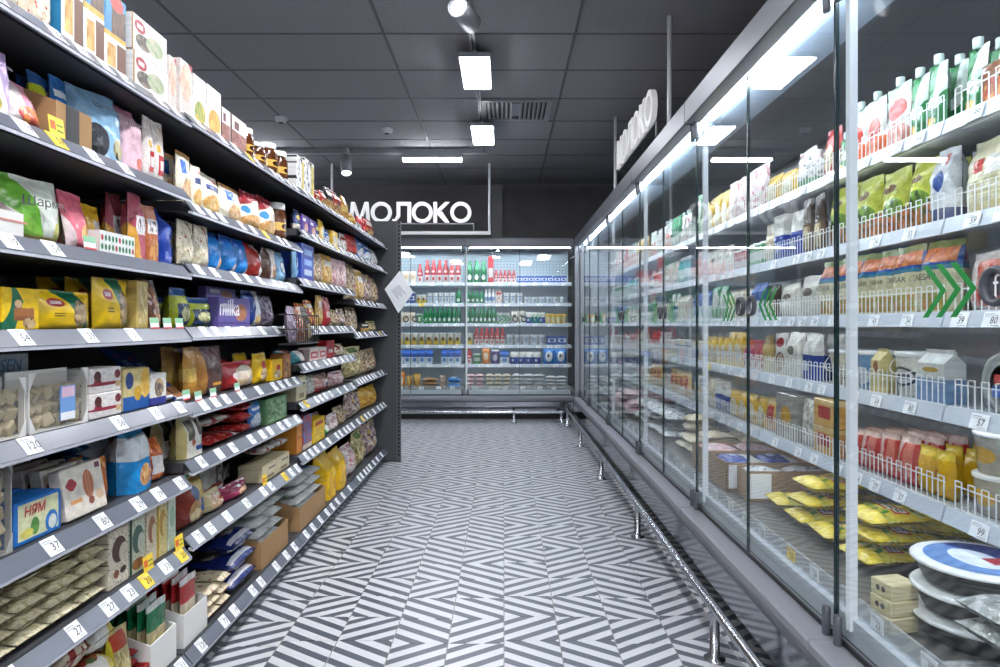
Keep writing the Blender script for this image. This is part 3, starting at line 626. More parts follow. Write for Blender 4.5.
# ------------------------------------------------------------------ printed packaging designs
B = {'bump': 0.6, 'rough': 0.27, 'bs': 22}; K = {'rough': 0.45}
PR = {
 'creamspot': ('e9e2d6', [('v', 14, 'd8c4a4', 'f0e8dc', 0, 0, 1, 0.75), ('n', 6, 0.6, 'b8433e', 0, 0.1, 1, 0.8)], B),
 'cakeblue': ('2f86b8', [('r', 0, 0, 1, 0.46, 'f0ece4'), ('r', 0.55, 0, 1, 0.4, '6b3f26'), ('v', 9, 'b87a32', 'e8bf6e', 0.1, 0.08, 0.5, 0.36), ('v', 12, '3b2416', '6d4a2c', 0.3, 0.5, 0.95, 0.85), ('e', 0.55, 0.9, 0.3, 0.1, 'c8352c'), ('r', 0, 0.44, 1, 0.5, 'e0a840')], K),
 'cookiewhite': ('efece8', [('o', 7, '3a3330', '8b7a6c', 0.3, 0.35, 0.22, 0.2), ('o', 9, 'c9c4a8', '9bb083', 0.62, 0.45, 0.25, 0.25), ('e', 0.2, 0.72, 0.15, 0.17, 'a92b3a'), ('r', 0.12, 0.66, 0.28, 0.78, 'e9dcdc'), ('r', 0, 0, 0.02, 1, 'b28b58')], K),
 'peachred': ('f0e6e0', [('o', 6, 'e0a58a', 'f3d3bd', 0.45, 0.6, 0.45, 0.35), ('d', 0.4, 1, 1.22, 'a51f33'), ('t', 0.1, 0.08, 0.9, 0.3, 4, 'c9b5b0')], K),
 'whitegreen': ('eef0ec', [('o', 8, '6f9a4a', 'c9b04c', 0.5, 0.25, 0.45, 0.25), ('o', 5, 'd6e3c8', 'eef0ec', 0.5, 0.75, 0.4, 0.2)], K),
 'whiteorange': ('f1eeea', [('o', 6, 'e08a2c', 'f0b45a', 0.5, 0.25, 0.45, 0.28), ('o', 5, 'e8b9b4', 'f1e6e4', 0.5, 0.78, 0.35, 0.18)], K),
 'brownwhite': ('ece8e6', [('v', 8, '6d3d36', 'a87266', 0, 0.0, 1, 0.55), ('r', 0.2, 0.6, 0.5, 0.85, '5a2c26'), ('r', 0, 0, 0.06, 1, '57332a')], K),
 'choclabel': ('5b3319', [('r', 0, 0.25, 1, 0.7, 'd8b057'), ('e', 0.5, 0.48, 0.3, 0.18, '3b1d0e')], {'rough': 0.15}),
 'blackwhite': ('e8e8e8', [('n', 5, 0.56, '2a2a2c'), ('r', 0.7, 0.1, 0.95, 0.9, 'd9c452')], K),
 'redcoffee': ('a82a22', [('r', 0, 0, 1, 0.3, 'd0a355'), ('v', 7, '6a3a1e', 'd8b070', 0.1, 0.1, 0.9, 0.45), ('r', 0.15, 0.62, 0.85, 0.82, 'f0e6dc')], B),
 'blackcoffee': ('26211f', [('r', 0.1, 0.65, 0.9, 0.85, 'dcd6cc'), ('v', 6, 'a5702e', 'd9b26a', 0, 0, 1, 0.45)], B),
 'goldwrap': ('b98534', [('r', 0, 0.35, 1, 0.6, 'd9b45c')], B),
 'greywhite': ('c9c8c6', [('n', 7, 0.55, '77736e'), ('r', 0, 0, 1, 0.2, 'b9b4ae')], B),
 'redbag': ('b3262a', [('n', 4, 0.58, 'd9564a'), ('r', 0, 0, 1, 0.2, '8f1b20')], B),
 'lilac': ('c3a9d6', [('d', -1, -0.5, -0.95, 'e9e4ea'), ('o', 9, '6aa36a', 'e7c14a', 0.4, 0.18, 0.3, 0.16)], B),
 'pinkleaf': ('eb9fb4', [('d', -1, 0.2, -0.45, 'efe3e4'), ('o', 8, 'e3a24a', 'd8505c', 0.6, 0.18, 0.35, 0.16)], B),
 'bluezefir': ('93bfe0', [('d', -1.0, -0.9, -0.62, 'b8d4ea'), ('e', 0.3, 0.26, 0.26, 0.24, '2c2f35'), ('n', 6, 0.58, '565a62', 0.1, 0.08, 0.5, 0.4), ('o', 6, '2c2826', 'd8cfa0', 0.78, 0.2, 0.13, 0.15)], B),
 'pinkzefir': ('edc4d0', [('d', 0, 1, 0.88, 'd88ba2'), ('o', 5, 'c85b5e', 'e59a86', 0.7, 0.12, 0.12, 0.11), ('d', 0, -1, -0.05, 'e9a3b4')], B),
 'whitezefir': ('ece4df', [('o', 7, 'e0c9b5', 'f2ebe4', 0.5, 0.8, 0.4, 0.14), ('r', 0.25, 0.12, 0.85, 0.45, 'c33239'), ('r', 0.35, 0.2, 0.75, 0.36, 'efe0dc'), ('r', 0.2, 0.5, 0.5, 0.62, 'dcb24a')], B),
 'orangesnack': ('c77a2c', [('n', 5, 0.55, 'e0b04a')], B),
 'creamblue': ('e9e3cf', [('r', 0.15, 0.58, 0.5, 0.85, '2c62b8'), ('o', 8, 'c99a6a', 'e6c79a', 0.55, 0.25, 0.4, 0.25), ('d', 0, 1, 0.93, 'c58a4a')], B),
 'creamnavy': ('ebe5d2', [('r', 0.2, 0.58, 0.85, 0.72, '2c3f7a'), ('o', 8, 'd19a4a', 'eccb8a', 0.5, 0.25, 0.42, 0.22), ('e', 0.7, 0.85, 0.12, 0.06, 'b04a3a'), ('d', 0, -1, -0.06, '27417e')], B),
 'creamred': ('ece4d4', [('d', -0.3, 1, 0.6, '9b2733'), ('o', 9, 'c98a4a', 'e8c48a', 0.5, 0.2, 0.5, 0.2), ('e', 0.15, 0.5, 0.12, 0.1, '3f8fc4'), ('e', 0.6, 0.72, 0.2, 0.08, 'e6d9cc')], B),
 'purple': ('5f4596', [('o', 6, 'b04a5c', 'e3d6c4', 0.6, 0.35, 0.3, 0.25), ('r', 0.1, 0.65, 0.5, 0.8, 'e2dcea')], B),
 'navy': ('26396f', [('r', 0, 0, 1, 0.3, 'd9d2c4'), ('e', 0.5, 0.65, 0.3, 0.12, 'd9c05a')], B),
 'yellowsmall': ('e3b93f', [('o', 6, 'd8d2b4', 'f0e4b8', 0.5, 0.4, 0.4, 0.3)], B),
 'bluewhite': ('2f6fb8', [('o', 7, 'd8dfe6', 'a9b8c4', 0.5, 0.3, 0.45, 0.3), ('r', 0.1, 0.7, 0.9, 0.8, 'dfe8f0')], B),
 'whitered': ('e6dfd9', [('n', 4, 0.55, 'b24b48'), ('r', 0.1, 0.65, 0.9, 0.8, 'a52c2c')], B),
 'reddisplay': ('c9402f', [('v', 8, '4f7a3a', '8a2a3a', 0, 0, 1, 0.4), ('r', 0.2, 0.5, 0.9, 0.7, 'f0e8e6'), ('e', 0.5, 0.75, 0.4, 0.15, 'e3a24a')], B),
 'greenzefir': ('76c043', [('d', -0.6, -1, -0.55, '8ccb50'), ('d', 1.0, 0.35, 0.62, 'e9efe2'), ('d', 1.4, -0.3, 1.12, '6fb93f'), ('o', 4, 'c8cf5a', 'e5e08a', 0.85, 0.2, 0.1, 0.14), ('d', 0, -1, -0.1, 'c9b56a')], B),
 'pinkbag': ('dc6b7e', [('o', 5, 'e09a4a', 'f0c07a', 0.72, 0.22, 0.22, 0.2), ('d', -1, -0.6, -0.35, 'e6cfd3')], B),
 'yellowzefir': ('edb931', [('r', 0.35, 0.1, 0.72, 0.7, 'ece5dd'), ('n', 6, 0.62, '5a4a6a', 0.35, 0.2, 0.72, 0.66)], B),
 'dots': ('eef0ee', [('e', 0.06 + 0.098 * i, 0.3 + 0.4 * j, 0.034, 0.14, 'b8323a' if (i * 3 + j * 2) % 5 == 2 else '1f7a4a') for i in range(10) for j in range(2)], K),
 'waferblock': ('d9cfae', [('n', 5, 0.55, 'c4b68e'), ('d', 0, 1, 0.85, 'efeade')], {'bump': 0.9, 'rough': 0.1, 'bs': 30}),
 'greyfilm': ('8f9290', [('n', 4, 0.5, 'b9bcbc')], {'bump': 0.9, 'rough': 0.1, 'bs': 20}),
 'chocwafer': ('5f3a26', [('n', 5, 0.55, '7d5438')], {'bump': 0.9, 'rough': 0.1, 'bs': 30}),
 'parcel': ('d8cba0', [('e', 0.35, 0.5, 0.1, 0.18, '3a3430'), ('e', 0.6, 0.5, 0.1, 0.18, '3a3430')], K),
 'traylabel': ('5f8ac8', [('d', 1, 0.4, 0.8, '2a3a7a'), ('e', 0.45, 0.5, 0.2, 0.3, 'dce6f0'), ('r', 0.5, 0.3, 0.9, 0.5, 'b83a44')], K),
 'rosebag': ('b34b5e', [('r', 0.1, 0.38, 0.95, 0.66, 'e9e2e4'), ('n', 8, 0.56, '5d5560', 0.2, 0.42, 0.85, 0.62), ('d', -1, -1, -0.55, 'e0a43f')], B),
 'orangebag': ('b9683c', [('r', 0.1, 0.5, 0.98, 0.76, 'e6e0de'), ('n', 8, 0.56, '6a6060', 0.2, 0.54, 0.9, 0.72), ('o', 6, '8a4a22', 'd8964a', 0.5, 0.22, 0.35, 0.2), ('r', 0.95, 0, 1, 1, '24365f')], B),
 'bluebag': ('16399a', [('e', 0.9, 0.58, 0.1, 0.14, 'b8323c'), ('e', 0.9, 0.58, 0.07, 0.1, 'e3dcd8')], {'bump': 0.2, 'rough': 0.16}),
 'pasta': ('d9d1b8', [('v', 10, 'b8ab88', 'ece5d2', 0, 0, 1, 0.72), ('n', 5, 0.62, '8a3f3a', 0, 0.3, 1, 1)], B),
 'skybag': ('1f86dc', [('d', 1, -0.8, 0.42, 'dfe3e0'), ('o', 8, 'c98f5c', 'e6c49a', 0.8, 0.22, 0.16, 0.16), ('d', 0, 1, 0.8, '1b5fc0')], B),
 'redwhite': ('a82a22', [('d', 1, 0, 0.55, 'e9e2dd'), ('d', 1, 0, 0.86, '7a2a26')], B),
 'brownwhitebag': ('5b3a2c', [('d', 1, 0, 0.4, 'e6dfda'), ('o', 6, '8a5a3c', 'd0a882', 0.7, 0.3, 0.2, 0.2)], B),
 'lightblue': ('8fc3ea', [('e', 0.5, 0.5, 0.28, 0.26, '2f5f98'), ('e', 0.5, 0.5, 0.16, 0.16, 'dfe8f0')], B),
 'bluebox': ('2446b0', [('r', 0.25, 0.7, 0.85, 0.86, '8fb4e8'), ('r', 0.25, 0.42, 0.85, 0.58, '8fb4e8'), ('r', 0.25, 0.14, 0.85, 0.3, 'c9daf2')], K),
 'nuts': ('b59a76', [('v', 16, '7d5a38', 'e2cfac', 0, 0, 1, 0.9), ('n', 4, 0.62, 'b2444a', 0, 0.1, 1, 0.7)], {'bump': 0.6, 'rough': 0.2, 'bs': 45}),
 'nutsyellow': ('d3a54a', [('v', 14, 'b67a2a', 'ecd28c', 0, 0, 1, 0.6), ('r', 0.2, 0.6, 0.9, 0.8, 'efe4d4')], B),
 'nutspink': ('d9aeb2', [('v', 14, 'c0767e', 'efdcd6', 0, 0, 1, 0.8)], B),
 'pistachio': ('c9b583', [('v', 15, '8a7a3e', 'ead9a8', 0, 0, 1, 0.92), ('r', 0.2, 0.8, 0.7, 0.95, '6f8a3a')], {'bump': 0.6, 'rough': 0.2, 'bs': 45}),
 'candymix': ('b08c7a', [('v', 13, '6a3a4a', 'e3d2c2', 0, 0, 1, 1), ('n', 5, 0.6, 'c9a23f')], {'bump': 0.7, 'rough': 0.18, 'bs': 40}),
 'flowerbag': ('e0a42a', [('v', 8, 'c77a18', 'f2cd52', 0, 0.1, 1, 1)], B),
 'yellowchoc': ('f4c916', [('e', -0.08, 1.0, 0.32, 0.9, 'f0c414'), ('d', -1, 0.35, -0.32, '0d6b4c'), ('e', -0.25, 0.8, 0.5, 0.72, 'f4c916'), ('d', 0.8, 0.5, 0.78, 'f4c916'), ('r', 0.3, 0.22, 0.85, 0.52, 'a5693c'), ('r', 0.3, 0.22, 0.85, 0.32, '8a5230'), ('o', 7, '5f3a22', 'e3c79a', 0.72, 0.16, 0.18, 0.13), ('e', 0.42, 0.62, 0.1, 0.1, 'd9b48a')], {'bump': 0.12, 'rough': 0.3}),
 'yellowlogo': ('f4c916', [('d', 1, 0.55, 0.85, '0d6b4c'), ('d', 1, 0.2, 0.93, 'f2c61a'), ('e', 0.28, 0.68, 0.13, 0.11, 'b02a2c'), ('r', 0.2, 0.64, 0.36, 0.72, 'e8d2cc'), ('o', 9, '4a2c1c', 'd9bc92', 0.72, 0.42, 0.15, 0.36), ('t', 0.22, 0.3, 0.4, 0.42, 2, '5a4a1a')], {'bump': 0.12, 'rough': 0.3}),
 'palegold': ('cdb56a', [('v', 8, 'a58a4a', 'e3d3a0', 0.15, 0.1, 0.85, 0.9)], K),
 'brownclear': ('7a4a36', [('d', 1, 0.2, 0.55, 'b98a6a'), ('n', 5, 0.6, 'd8c4b4'), ('d', 1, 0.2, 0.95, 'c9c4c0')], {'bump': 0.4, 'rough': 0.15}),
 'limeblack': ('b8c42a', [('v', 7, '22262a', '3f5f8a', 0.1, 0.05, 0.95, 0.6), ('o', 8, 'd6d29a', '4a5a3a', 0.5, 0.35, 0.3, 0.2), ('d', 0, 1, 0.8, '3a5f9a')], B),
 'alpinepurple': ('6c5ca8', [('r', 0.12, 0.5, 0.45, 0.8, 'dcd6ec'), ('o', 5, 'a8603f', 'c98f5c', 0.68, 0.5, 0.2, 0.3), ('r', 0, 0.1, 1, 0.16, '4a3c86')], K),
 'bluewhitebag': ('2446a0', [('d', 1, -0.3, 0.3, 'e2e4ea'), ('d', 1, -0.3, 0.62, '2a4cae'), ('o', 7, 'd8a868', 'f0d8a8', 0.65, 0.2, 0.2, 0.14)], B),
 'purplefoil': ('6a5472', [('v', 9, '453a58', 'b9a8b8', 0, 0, 1, 1)], {'bump': 0.8, 'rough': 0.15, 'bs': 40}),
 'redyellow': ('b8382c', [('n', 4, 0.52, 'e6c34a'), ('r', 0.1, 0.7, 0.9, 0.85, 'ece0d4')], B),
 'essen': ('aab4bc', [('r', 0, 0, 1, 0.08, '8f999f')], {'rough': 0.4}),
 'choccherry': ('ede7e4', [('d', 0.12, 1, 0.42, 'ede7e4'), ('e', 0.5, 0.35, 0.55, 0.07, '9b2338'), ('e', 0.25, 0.45, 0.12, 0.09, '9b2338'), ('o', 6, '3a1e1c', '8a3038', 0.25, 0.66, 0.11, 0.22), ('o', 6, '5a2a2c', 'a83f48', 0.88, 0.7, 0.1, 0.18), ('r', 0.82, 0.18, 0.96, 0.42, 'd8b883')], K),
 'beigeblue': ('d6c489', [('r', 0, 0, 1, 0.34, '1f5fae'), ('e', 0.2, 0.72, 0.15, 0.2, '24427e'), ('o', 4, 'd8a43a', 'ecc868', 0.82, 0.62, 0.18, 0.36), ('e', 0.52, 0.4, 0.14, 0.18, 'd6a836')], K),
 'smallwhite': ('ece9e2', [('o', 6, '3a3a4a', 'd8b488', 0.5, 0.55, 0.3, 0.3), ('d', 0, -1, -0.25, '3a3f9a')], K),
 'bluebar': ('1f4f9e', [('v', 6, '6a3f28', 'b9835a', 0, 0, 1, 0.24), ('t', 0.2, 0.5, 0.8, 0.72, 4, 'b8c4d8'), ('r', 0.15, 0.78, 0.5, 0.86, 'a8383a'), ('d', 0, -1, -0.03, 'd8e4f0')], {'rough': 0.28}),
 'brownchevron': ('5f4038', [('d', 0, 1, 0.8, '7d5f62'), ('r', 0, 0, 0.22, 1, 'b9803c'), ('r', 0.45, 0.2, 0.8, 0.26, 'e0a03a')], B),
 'redpict': ('b0272a', [('o', 5, 'e6dccf', 'd8b88a', 0.62, 0.45, 0.35, 0.4), ('e', 0.3, 0.5, 0.1, 0.12, 'e6dcd6')], B),
 'yellowbag': ('f0c21c', [('e', 0.6, 0.6, 0.2, 0.14, 'b83a2c'), ('o', 6, '8a4a2c', 'f0dcae', 0.55, 0.3, 0.3, 0.2)], B),
 'brownorange': ('a8683a', [('o', 6, '4a2a1c', 'd8a868', 0.5, 0.4, 0.4, 0.4)], K),
 'tealwhite': ('1f8a9a', [('d', 1, 0.4, 0.5, 'e3e6e4'), ('d', 1, 0.4, 0.9, '7a3f34')], B),
 'redwhitepack': ('e6d8d4', [('r', 0.1, 0.2, 0.9, 0.7, 'c2444a'), ('r', 0.25, 0.35, 0.75, 0.55, 'f0e6e2')], K),
 'redplain': ('a8252a', [('r', 0.2, 0.3, 0.8, 0.5, 'd8b8b0')], B),
 'nyam': ('1f72c4', [('r', 0.07, 0.1, 0.93, 0.93, 'dfe2b4'), ('e', 0.78, 0.3, 0.14, 0.26, '2a7ac8'), ('e', 0.8, 0.28, 0.09, 0.17, 'dfe6dc'), ('o', 5, '3a7a3a', '6aa04a', 0.42, 0.34, 0.09, 0.2), ('e', 0.25, 0.24, 0.14, 0.1, 'e8dc6a')], K),
 'wafer': ('e9e0d2', [('e', 0.2, 0.66, 0.1, 0.12, 'a8323a'), ('e', 0.2, 0.66, 0.13, 0.08, 'a8323a'), ('e', 0.6, 0.58, 0.13, 0.28, 'b26a4a'), ('r', 0.56, 0.3, 0.58, 0.86, 'd09070'), ('r', 0.62, 0.3, 0.64, 0.86, 'd09070'), ('e', 0.62, 0.24, 0.07, 0.08, '8a4a34'), ('e', 0.85, 0.3, 0.1, 0.1, 'd9b894'), ('r', 0.12, 0.28, 0.4, 0.36, 'e0a060'), ('r', 0.82, 0.84, 0.95, 0.95, '6a2a4a')], K),
 'orangefoil': ('c4671f', [('n', 5, 0.55, 'e8a04a')], {'bump': 0.6, 'rough': 0.18}),
 'bluepack': ('17689f', [('r', 0.3, 0, 0.5, 1, '8fb4c8')], {'bump': 0.5, 'rough': 0.22}),
 'bluetall': ('1e8fd4', [('d', 0, 1, 0.5, 'dfe4e8'), ('d', 0, 1, 0.86, '3a9ad8'), ('o', 12, 'b06a3a', 'e3b878', 0.55, 0.25, 0.26, 0.17)], B),
 'orangenet': ('d0582a', [('v', 10, 'b84420', 'e88a4a', 0, 0, 1, 1), ('r', 0.15, 0.2, 0.8, 0.62, 'e9e4e0')], B),
 'creamphoto': ('e9e5d8', [('v', 4, '3a3328', '8a8468', 0.16, 0.42, 0.5, 0.9), ('o', 7, '3f2a26', '6a4a40', 0.74, 0.68, 0.14, 0.2), ('e', 0.42, 0.34, 0.1, 0.09, 'b8603a'), ('r', 0.55, 0.12, 0.95, 0.24, '2450a0'), ('d', -1, 0, -0.1, 'c8b878')], K),
 'redfoil': ('b52c2c', [('n', 6, 0.56, 'd87a6a'), ('d', 1, 0, 0.8, 'c9ced8')], {'bump': 0.7, 'rough': 0.2, 'bs': 35}),
 'greenmosaic': ('5f8a5a', [('v', 9, '3f6a3a', 'a9c8a0', 0.08, 0.08, 0.92, 0.92)], K),
 'creambox': ('d8cba8', [('r', 0.3, 0.1, 0.8, 0.3, '8a7a5a'), ('r', 0.4, 0.62, 0.9, 0.72, '4a4a48')], K),
 'meat': ('d6a29a', [('v', 7, 'b06a62', 'e8c8be', 0, 0, 1, 1), ('e', 0.55, 0.4, 0.25, 0.28, 'e9e6e6'), ('e', 0.55, 0.4, 0.12, 0.15, '2a3a6a'), ('d', 0, -1, -0.25, 'b03a3a')], B),
 'filmwhite': ('d3d0c8', [('n', 6, 0.55, 'a9a294')], {'bump': 0.8, 'rough': 0.12, 'bs': 35}),
 'choc1': ('dcd2bd', [('n', 22, 0.62, '4a3226'), ('e', 0.5, 0.62, 0.36, 0.22, '4e2c22'), ('d', 1.0, -1.2, 9, 'ffffff'), ('e', 0.72, 0.54, 0.22, 0.16, 'd6ccb6'), ('e', 0.35, 0.22, 0.14, 0.07, '7a3f22'), ('e', 0.7, 0.24, 0.16, 0.06, '3a241a')], K),
 'choc2': ('cfd4bd', [('n', 22, 0.62, '3f5a48'), ('e', 0.5, 0.58, 0.38, 0.24, '3f5f50'), ('e', 0.7, 0.5, 0.22, 0.17, 'c9cdb8'), ('o', 7, '6a4426', 'a8743f', 0.5, 0.16, 0.4, 0.1), ('r', 0, 0, 0.1, 1, '2f4a3c')], K),
 'choc3': ('ddd0b4', [('n', 22, 0.62, '8a5a3a'), ('e', 0.5, 0.6, 0.38, 0.24, '9a6442'), ('e', 0.7, 0.52, 0.22, 0.17, 'd8caac')], K),
 'choc4': ('dccb8c', [('n', 22, 0.62, '8a6a2a'), ('e', 0.5, 0.6, 0.36, 0.24, 'b48a3a'), ('e', 0.7, 0.52, 0.22, 0.17, 'dac88a'), ('r', 0, 0, 0.1, 1, 'c9a42a')], K),
 'choc5': ('cfdcc8', [('n', 20, 0.6, '8fae9a'), ('e', 0.5, 0.6, 0.3, 0.2, '9ab8a4')], K),
 'cookiered': ('7f2f22', [('d', 1, -0.15, 0.3, 'd3b36a'), ('d', 1, -0.05, 0.84, '3c9a34'), ('d', -0.3, 1, 0.8, '2f8a30'), ('o', 5, '9a6a3a', 'e8d2a0', 0.5, 0.3, 0.32, 0.28), ('e', 0.42, 0.66, 0.12, 0.16, '5a6a8a'), ('e', 0.7, 0.36, 0.1, 0.14, '3a5a9a')], B),
 'creamround': ('e0cfa2', [('o', 6, 'c98a5a', 'efe2c6', 0.5, 0.5, 0.4, 0.4), ('e', 0.7, 0.6, 0.12, 0.12, 'b8483c')], B),
 'magenta': ('9c2450', [('n', 6, 0.6, 'e9dce0', 0, 0.6, 1, 1), ('o', 6, 'c98a6a', 'e9c8a8', 0.7, 0.3, 0.25, 0.25)], B),
 'bigwhite': ('dedbd6', [('d', 0, 1, 0.72, 'c4622c'), ('e', 0.4, 0.2, 0.45, 0.05, 'b8442c'), ('d', 0, -1, -0.14, 'd6d4d0')], B),
 'orangecarton': ('d68a2f', [('r', 0, 0, 0.04, 1, '8f2a1a'), ('r', 0.15, 0.45, 0.9, 0.52, 'a8641c')], K),
 'bluered': ('4f7ab0', [('n', 5, 0.5, 'b84a4a'), ('r', 0, 0, 1, 0.15, 'd8c8b0')], K),
 'yellowbox': ('ecc21e', [('v', 6, 'd0a012', 'f2d24a', 0.1, 0.1, 0.9, 0.6), ('r', 0.15, 0.7, 0.85, 0.86, 'b8422a')], K),
 'greenpack': ('2f9a5a', [('o', 5, 'e6e6de', 'c8d8c8', 0.6, 0.6, 0.35, 0.3)], B),
 'whitepink': ('e9dcd8', [('n', 6, 0.56, 'c8838a'), ('e', 0.5, 0.6, 0.25, 0.18, 'd8b8b4')], B),
 'bigyellow': ('eebb1a', [('e', 0.75, 0.3, 0.16, 0.16, 'd89a12'), ('n', 3, 0.62, 'f5d050')], {'bump': 0.45, 'rough': 0.2, 'bs': 14}),
 'redcream': ('d8c4a8', [('n', 4, 0.5, '9b2c28'), ('v', 8, 'cdb48a', 'efe2ca', 0.2, 0.1, 0.8, 0.5)], B),
 'whiteredbox': ('e6e2da', [('d', 1, 0.2, 0.7, 'd8c25a'), ('o', 6, 'b8332c', '3a6a3a', 0.4, 0.5, 0.4, 0.35)], K),
 'purplegold': ('7a4a6e', [('v', 8, 'c9962c', '8a4a8e', 0, 0, 1, 0.9)], {'bump': 0.8, 'rough': 0.15, 'bs': 40}),
 'yellownet': ('c9b678', [('v', 14, '9a8a4a', 'e0d2a0', 0, 0, 1, 0.8), ('r', 0.1, 0.75, 0.8, 0.95, 'b8452c'), ('r', 0, 0, 0.1, 1, 'c8b82a')], B),
 'redtray': ('a82a26', [('r', 0.3, 0.4, 0.9, 0.8, 'd8b48a')], K),
 'greenstick': ('c8b98a', [('d', 0, 1, 0.62, '1f7a4a'), ('d', 0, 1, 0.9, 'dfe4dc')], B),
 'redstick': ('d0c2a8', [('d', 0, 1, 0.62, 'b8302f'), ('d', 0, 1, 0.9, 'e6dedc')], B),
 'creampack': ('e0d0b0', [('n', 5, 0.6, 'a8483c'), ('d', 0, 1, 0.8, 'e8dcc4')], B),
 'navypack': ('1c2a6a', [('o', 6, '3f2a22', 'e6dcd0', 0.5, 0.55, 0.38, 0.3), ('r', 0.05, 0.05, 0.95, 0.14, 'd8d4dc')], {'bump': 0.3, 'rough': 0.25}),
 'cardboard': ('a8845a', [('n', 3, 0.62, '9a764c')], {'rough': 0.8}),
 'whitebluepack': ('dfe0de', [('e', 0.6, 0.4, 0.25, 0.25, '6fa4cc'), ('n', 5, 0.58, 'c8764a', 0, 0.4, 0.6, 1)], B),
 # fridge goods
 'dporange': ('e9e7df', [('d', 0, -1, -0.34, 'd9642a'), ('e', 0.5, 0.48, 0.35, 0.2, 'c8402c'), ('d', 0, 1, 0.75, 'cfe0d4')], B),
 'dpstraw': ('ede4de', [('e', 0.5, 0.62, 0.4, 0.16, 'c8382f'), ('o', 8, 'c85a52', 'e8b8a8', 0.5, 0.2, 0.5, 0.22), ('d', 0, 1, 0.84, 'b8d4bc')], B),
 'dpgreen': ('d3e2d6', [('d', 0.3, -1, -0.28, '1f7a3f'), ('d', -1, 0.4, -0.2, '2f8a4a'), ('e', 0.5, 0.42, 0.4, 0.1, 'e9eee6'), ('e', 0.4, 0.14, 0.3, 0.08, 'd8a84a')], B),
 'brownpack': ('8a5a3a', [('o', 6, 'b03a2c', 'd89a5a', 0.5, 0.35, 0.45, 0.3)], B),
 'limeveg': ('c2c84a', [('v', 11, '3a4a22', 'c87a4a', 0, 0, 1, 0.4), ('o', 9, '2f3f1f', '7aa03a', 0.55, 0.42, 0.35, 0.14), ('e', 0.4, 0.72, 0.28, 0.06, '7a5a2a'), ('n', 4, 0.62, 'dfe07a', 0, 0.5, 1, 1)], B),
 'whitebluebag': ('d6dadd', [('e', 0.55, 0.56, 0.26, 0.14, '2a4a8e'), ('d', 0, -1, -0.2, '4a5a80'), ('n', 5, 0.6, 'b8483c', 0.2, 0.75, 0.9, 0.92)], B),
 'creambag': ('dcd5b4', [('r', 0.25, 0.55, 0.5, 0.72, 'b0382c'), ('r', 0.55, 0.5, 0.9, 0.74, 'e8e6e0'), ('t', 0.1, 0.2, 0.9, 0.45, 5, 'c4bc94'), ('v', 9, 'c8b878', 'e8e0bc', 0, 0, 1, 0.15)], B),
 'caesar': ('d8d3b0', [('d', 0, 1, 0.6, '2f7a9a'), ('d', 0, 1, 0.66, '1f4f9a'), ('v', 10, 'a8482a', 'e08a4a', 0.05, 0.7, 0.95, 0.9), ('d', 0, 1, 0.9, '6a7a3a'), ('v', 9, '8a9a4a', 'c88a5a', 0.1, 0.05, 0.9, 0.28)], B),
 'redwhitebag': ('dcd2cc', [('v', 9, 'b8382c', 'e0a090', 0.4, 0.1, 1, 0.85)], B),
 'goldpack': ('c8a850', [('d', 0, -1, -0.4, 'd8cfa8'), ('d', 0, 1, 0.75, 'a88430')], B),
 'whitedp': ('e4e1da', [('e', 0.45, 0.78, 0.3, 0.12, 'b0302c'), ('o', 6, '7a5a4a', 'd8c8b0', 0.5, 0.3, 0.4, 0.25)], B),
 'whitebag': ('e2dfd4', [('e', 0.5, 0.6, 0.22, 0.1, '6a6258')], B),
 'bluelabel': ('e0dfd8', [('d', 0, -1, -0.55, '1f3f9a'), ('r', 0.2, 0.2, 0.5, 0.4, 'b8c8e0')], B),
 'bucketcream': ('dfd8c0', [('n', 5, 0.58, '6a5a4a', 0.1, 0.2, 0.9, 0.6)], K),
 'tubblue': ('6a9cc8', [('r', 0, 0.5, 0.35, 0.8, 'b83a34'), ('e', 0.5, 0.4, 0.3, 0.25, 'dfe6ea')], K),
 'cartonyellow': ('d8c88a', [('e', 0.5, 0.6, 0.25, 0.12, '8a4a2a')], K),
 'tublogo': ('e0ddd4', [('e', 0.5, 0.5, 0.34, 0.24, '4a4f66'), ('e', 0.5, 0.5, 0.28, 0.18, 'd8d6d0'), ('r', 0.3, 0.44, 0.7, 0.56, '5a5a6a')], K),
 'cheesewedge': ('d9dbd8', [('d', 0, -1, -0.45, '7a9ac0'), ('e', 0.5, 0.62, 0.3, 0.05, 'b8983f')], K),
 'redfrank': ('c43c3a', [('r', 0.1, 0.25, 0.4, 0.85, 'e3b8b0'), ('r', 0.55, 0.2, 0.9, 0.9, 'd87a70'), ('d', 0, 1, 0.85, 'e0c0b4')], {'bump': 0.3, 'rough': 0.15}),
 'yellowfrank': ('d8a81c', [('r', 0.1, 0, 0.3, 0.6, '9a3a24'), ('d', 0, 1, 0.8, 'e8c84a')], {'bump': 0.3, 'rough': 0.15}),
 'cheese': ('e0b060', [('r', 0.2, 0.3, 0.75, 0.75, 'b8382a'), ('d', 0, 1, 0.82, 'e8c88a')], {'rough': 0.15}),
 'clearpack': ('a8a49a', [('e', 0.5, 0.5, 0.25, 0.22, 'd8a84a')], {'rough': 0.1}),
 'whitedots': ('e6e4e0', [('n', 9, 0.58, '4a5a58'), ('d', 0, -1, -0.25, '5f9a6a'), ('e', 0.15, 0.9, 0.1, 0.06, 'b83a34')], B),
 'redheart': ('b8302c', [('e', 0.5, 0.42, 0.34, 0.26, 'c9b48a')], B),
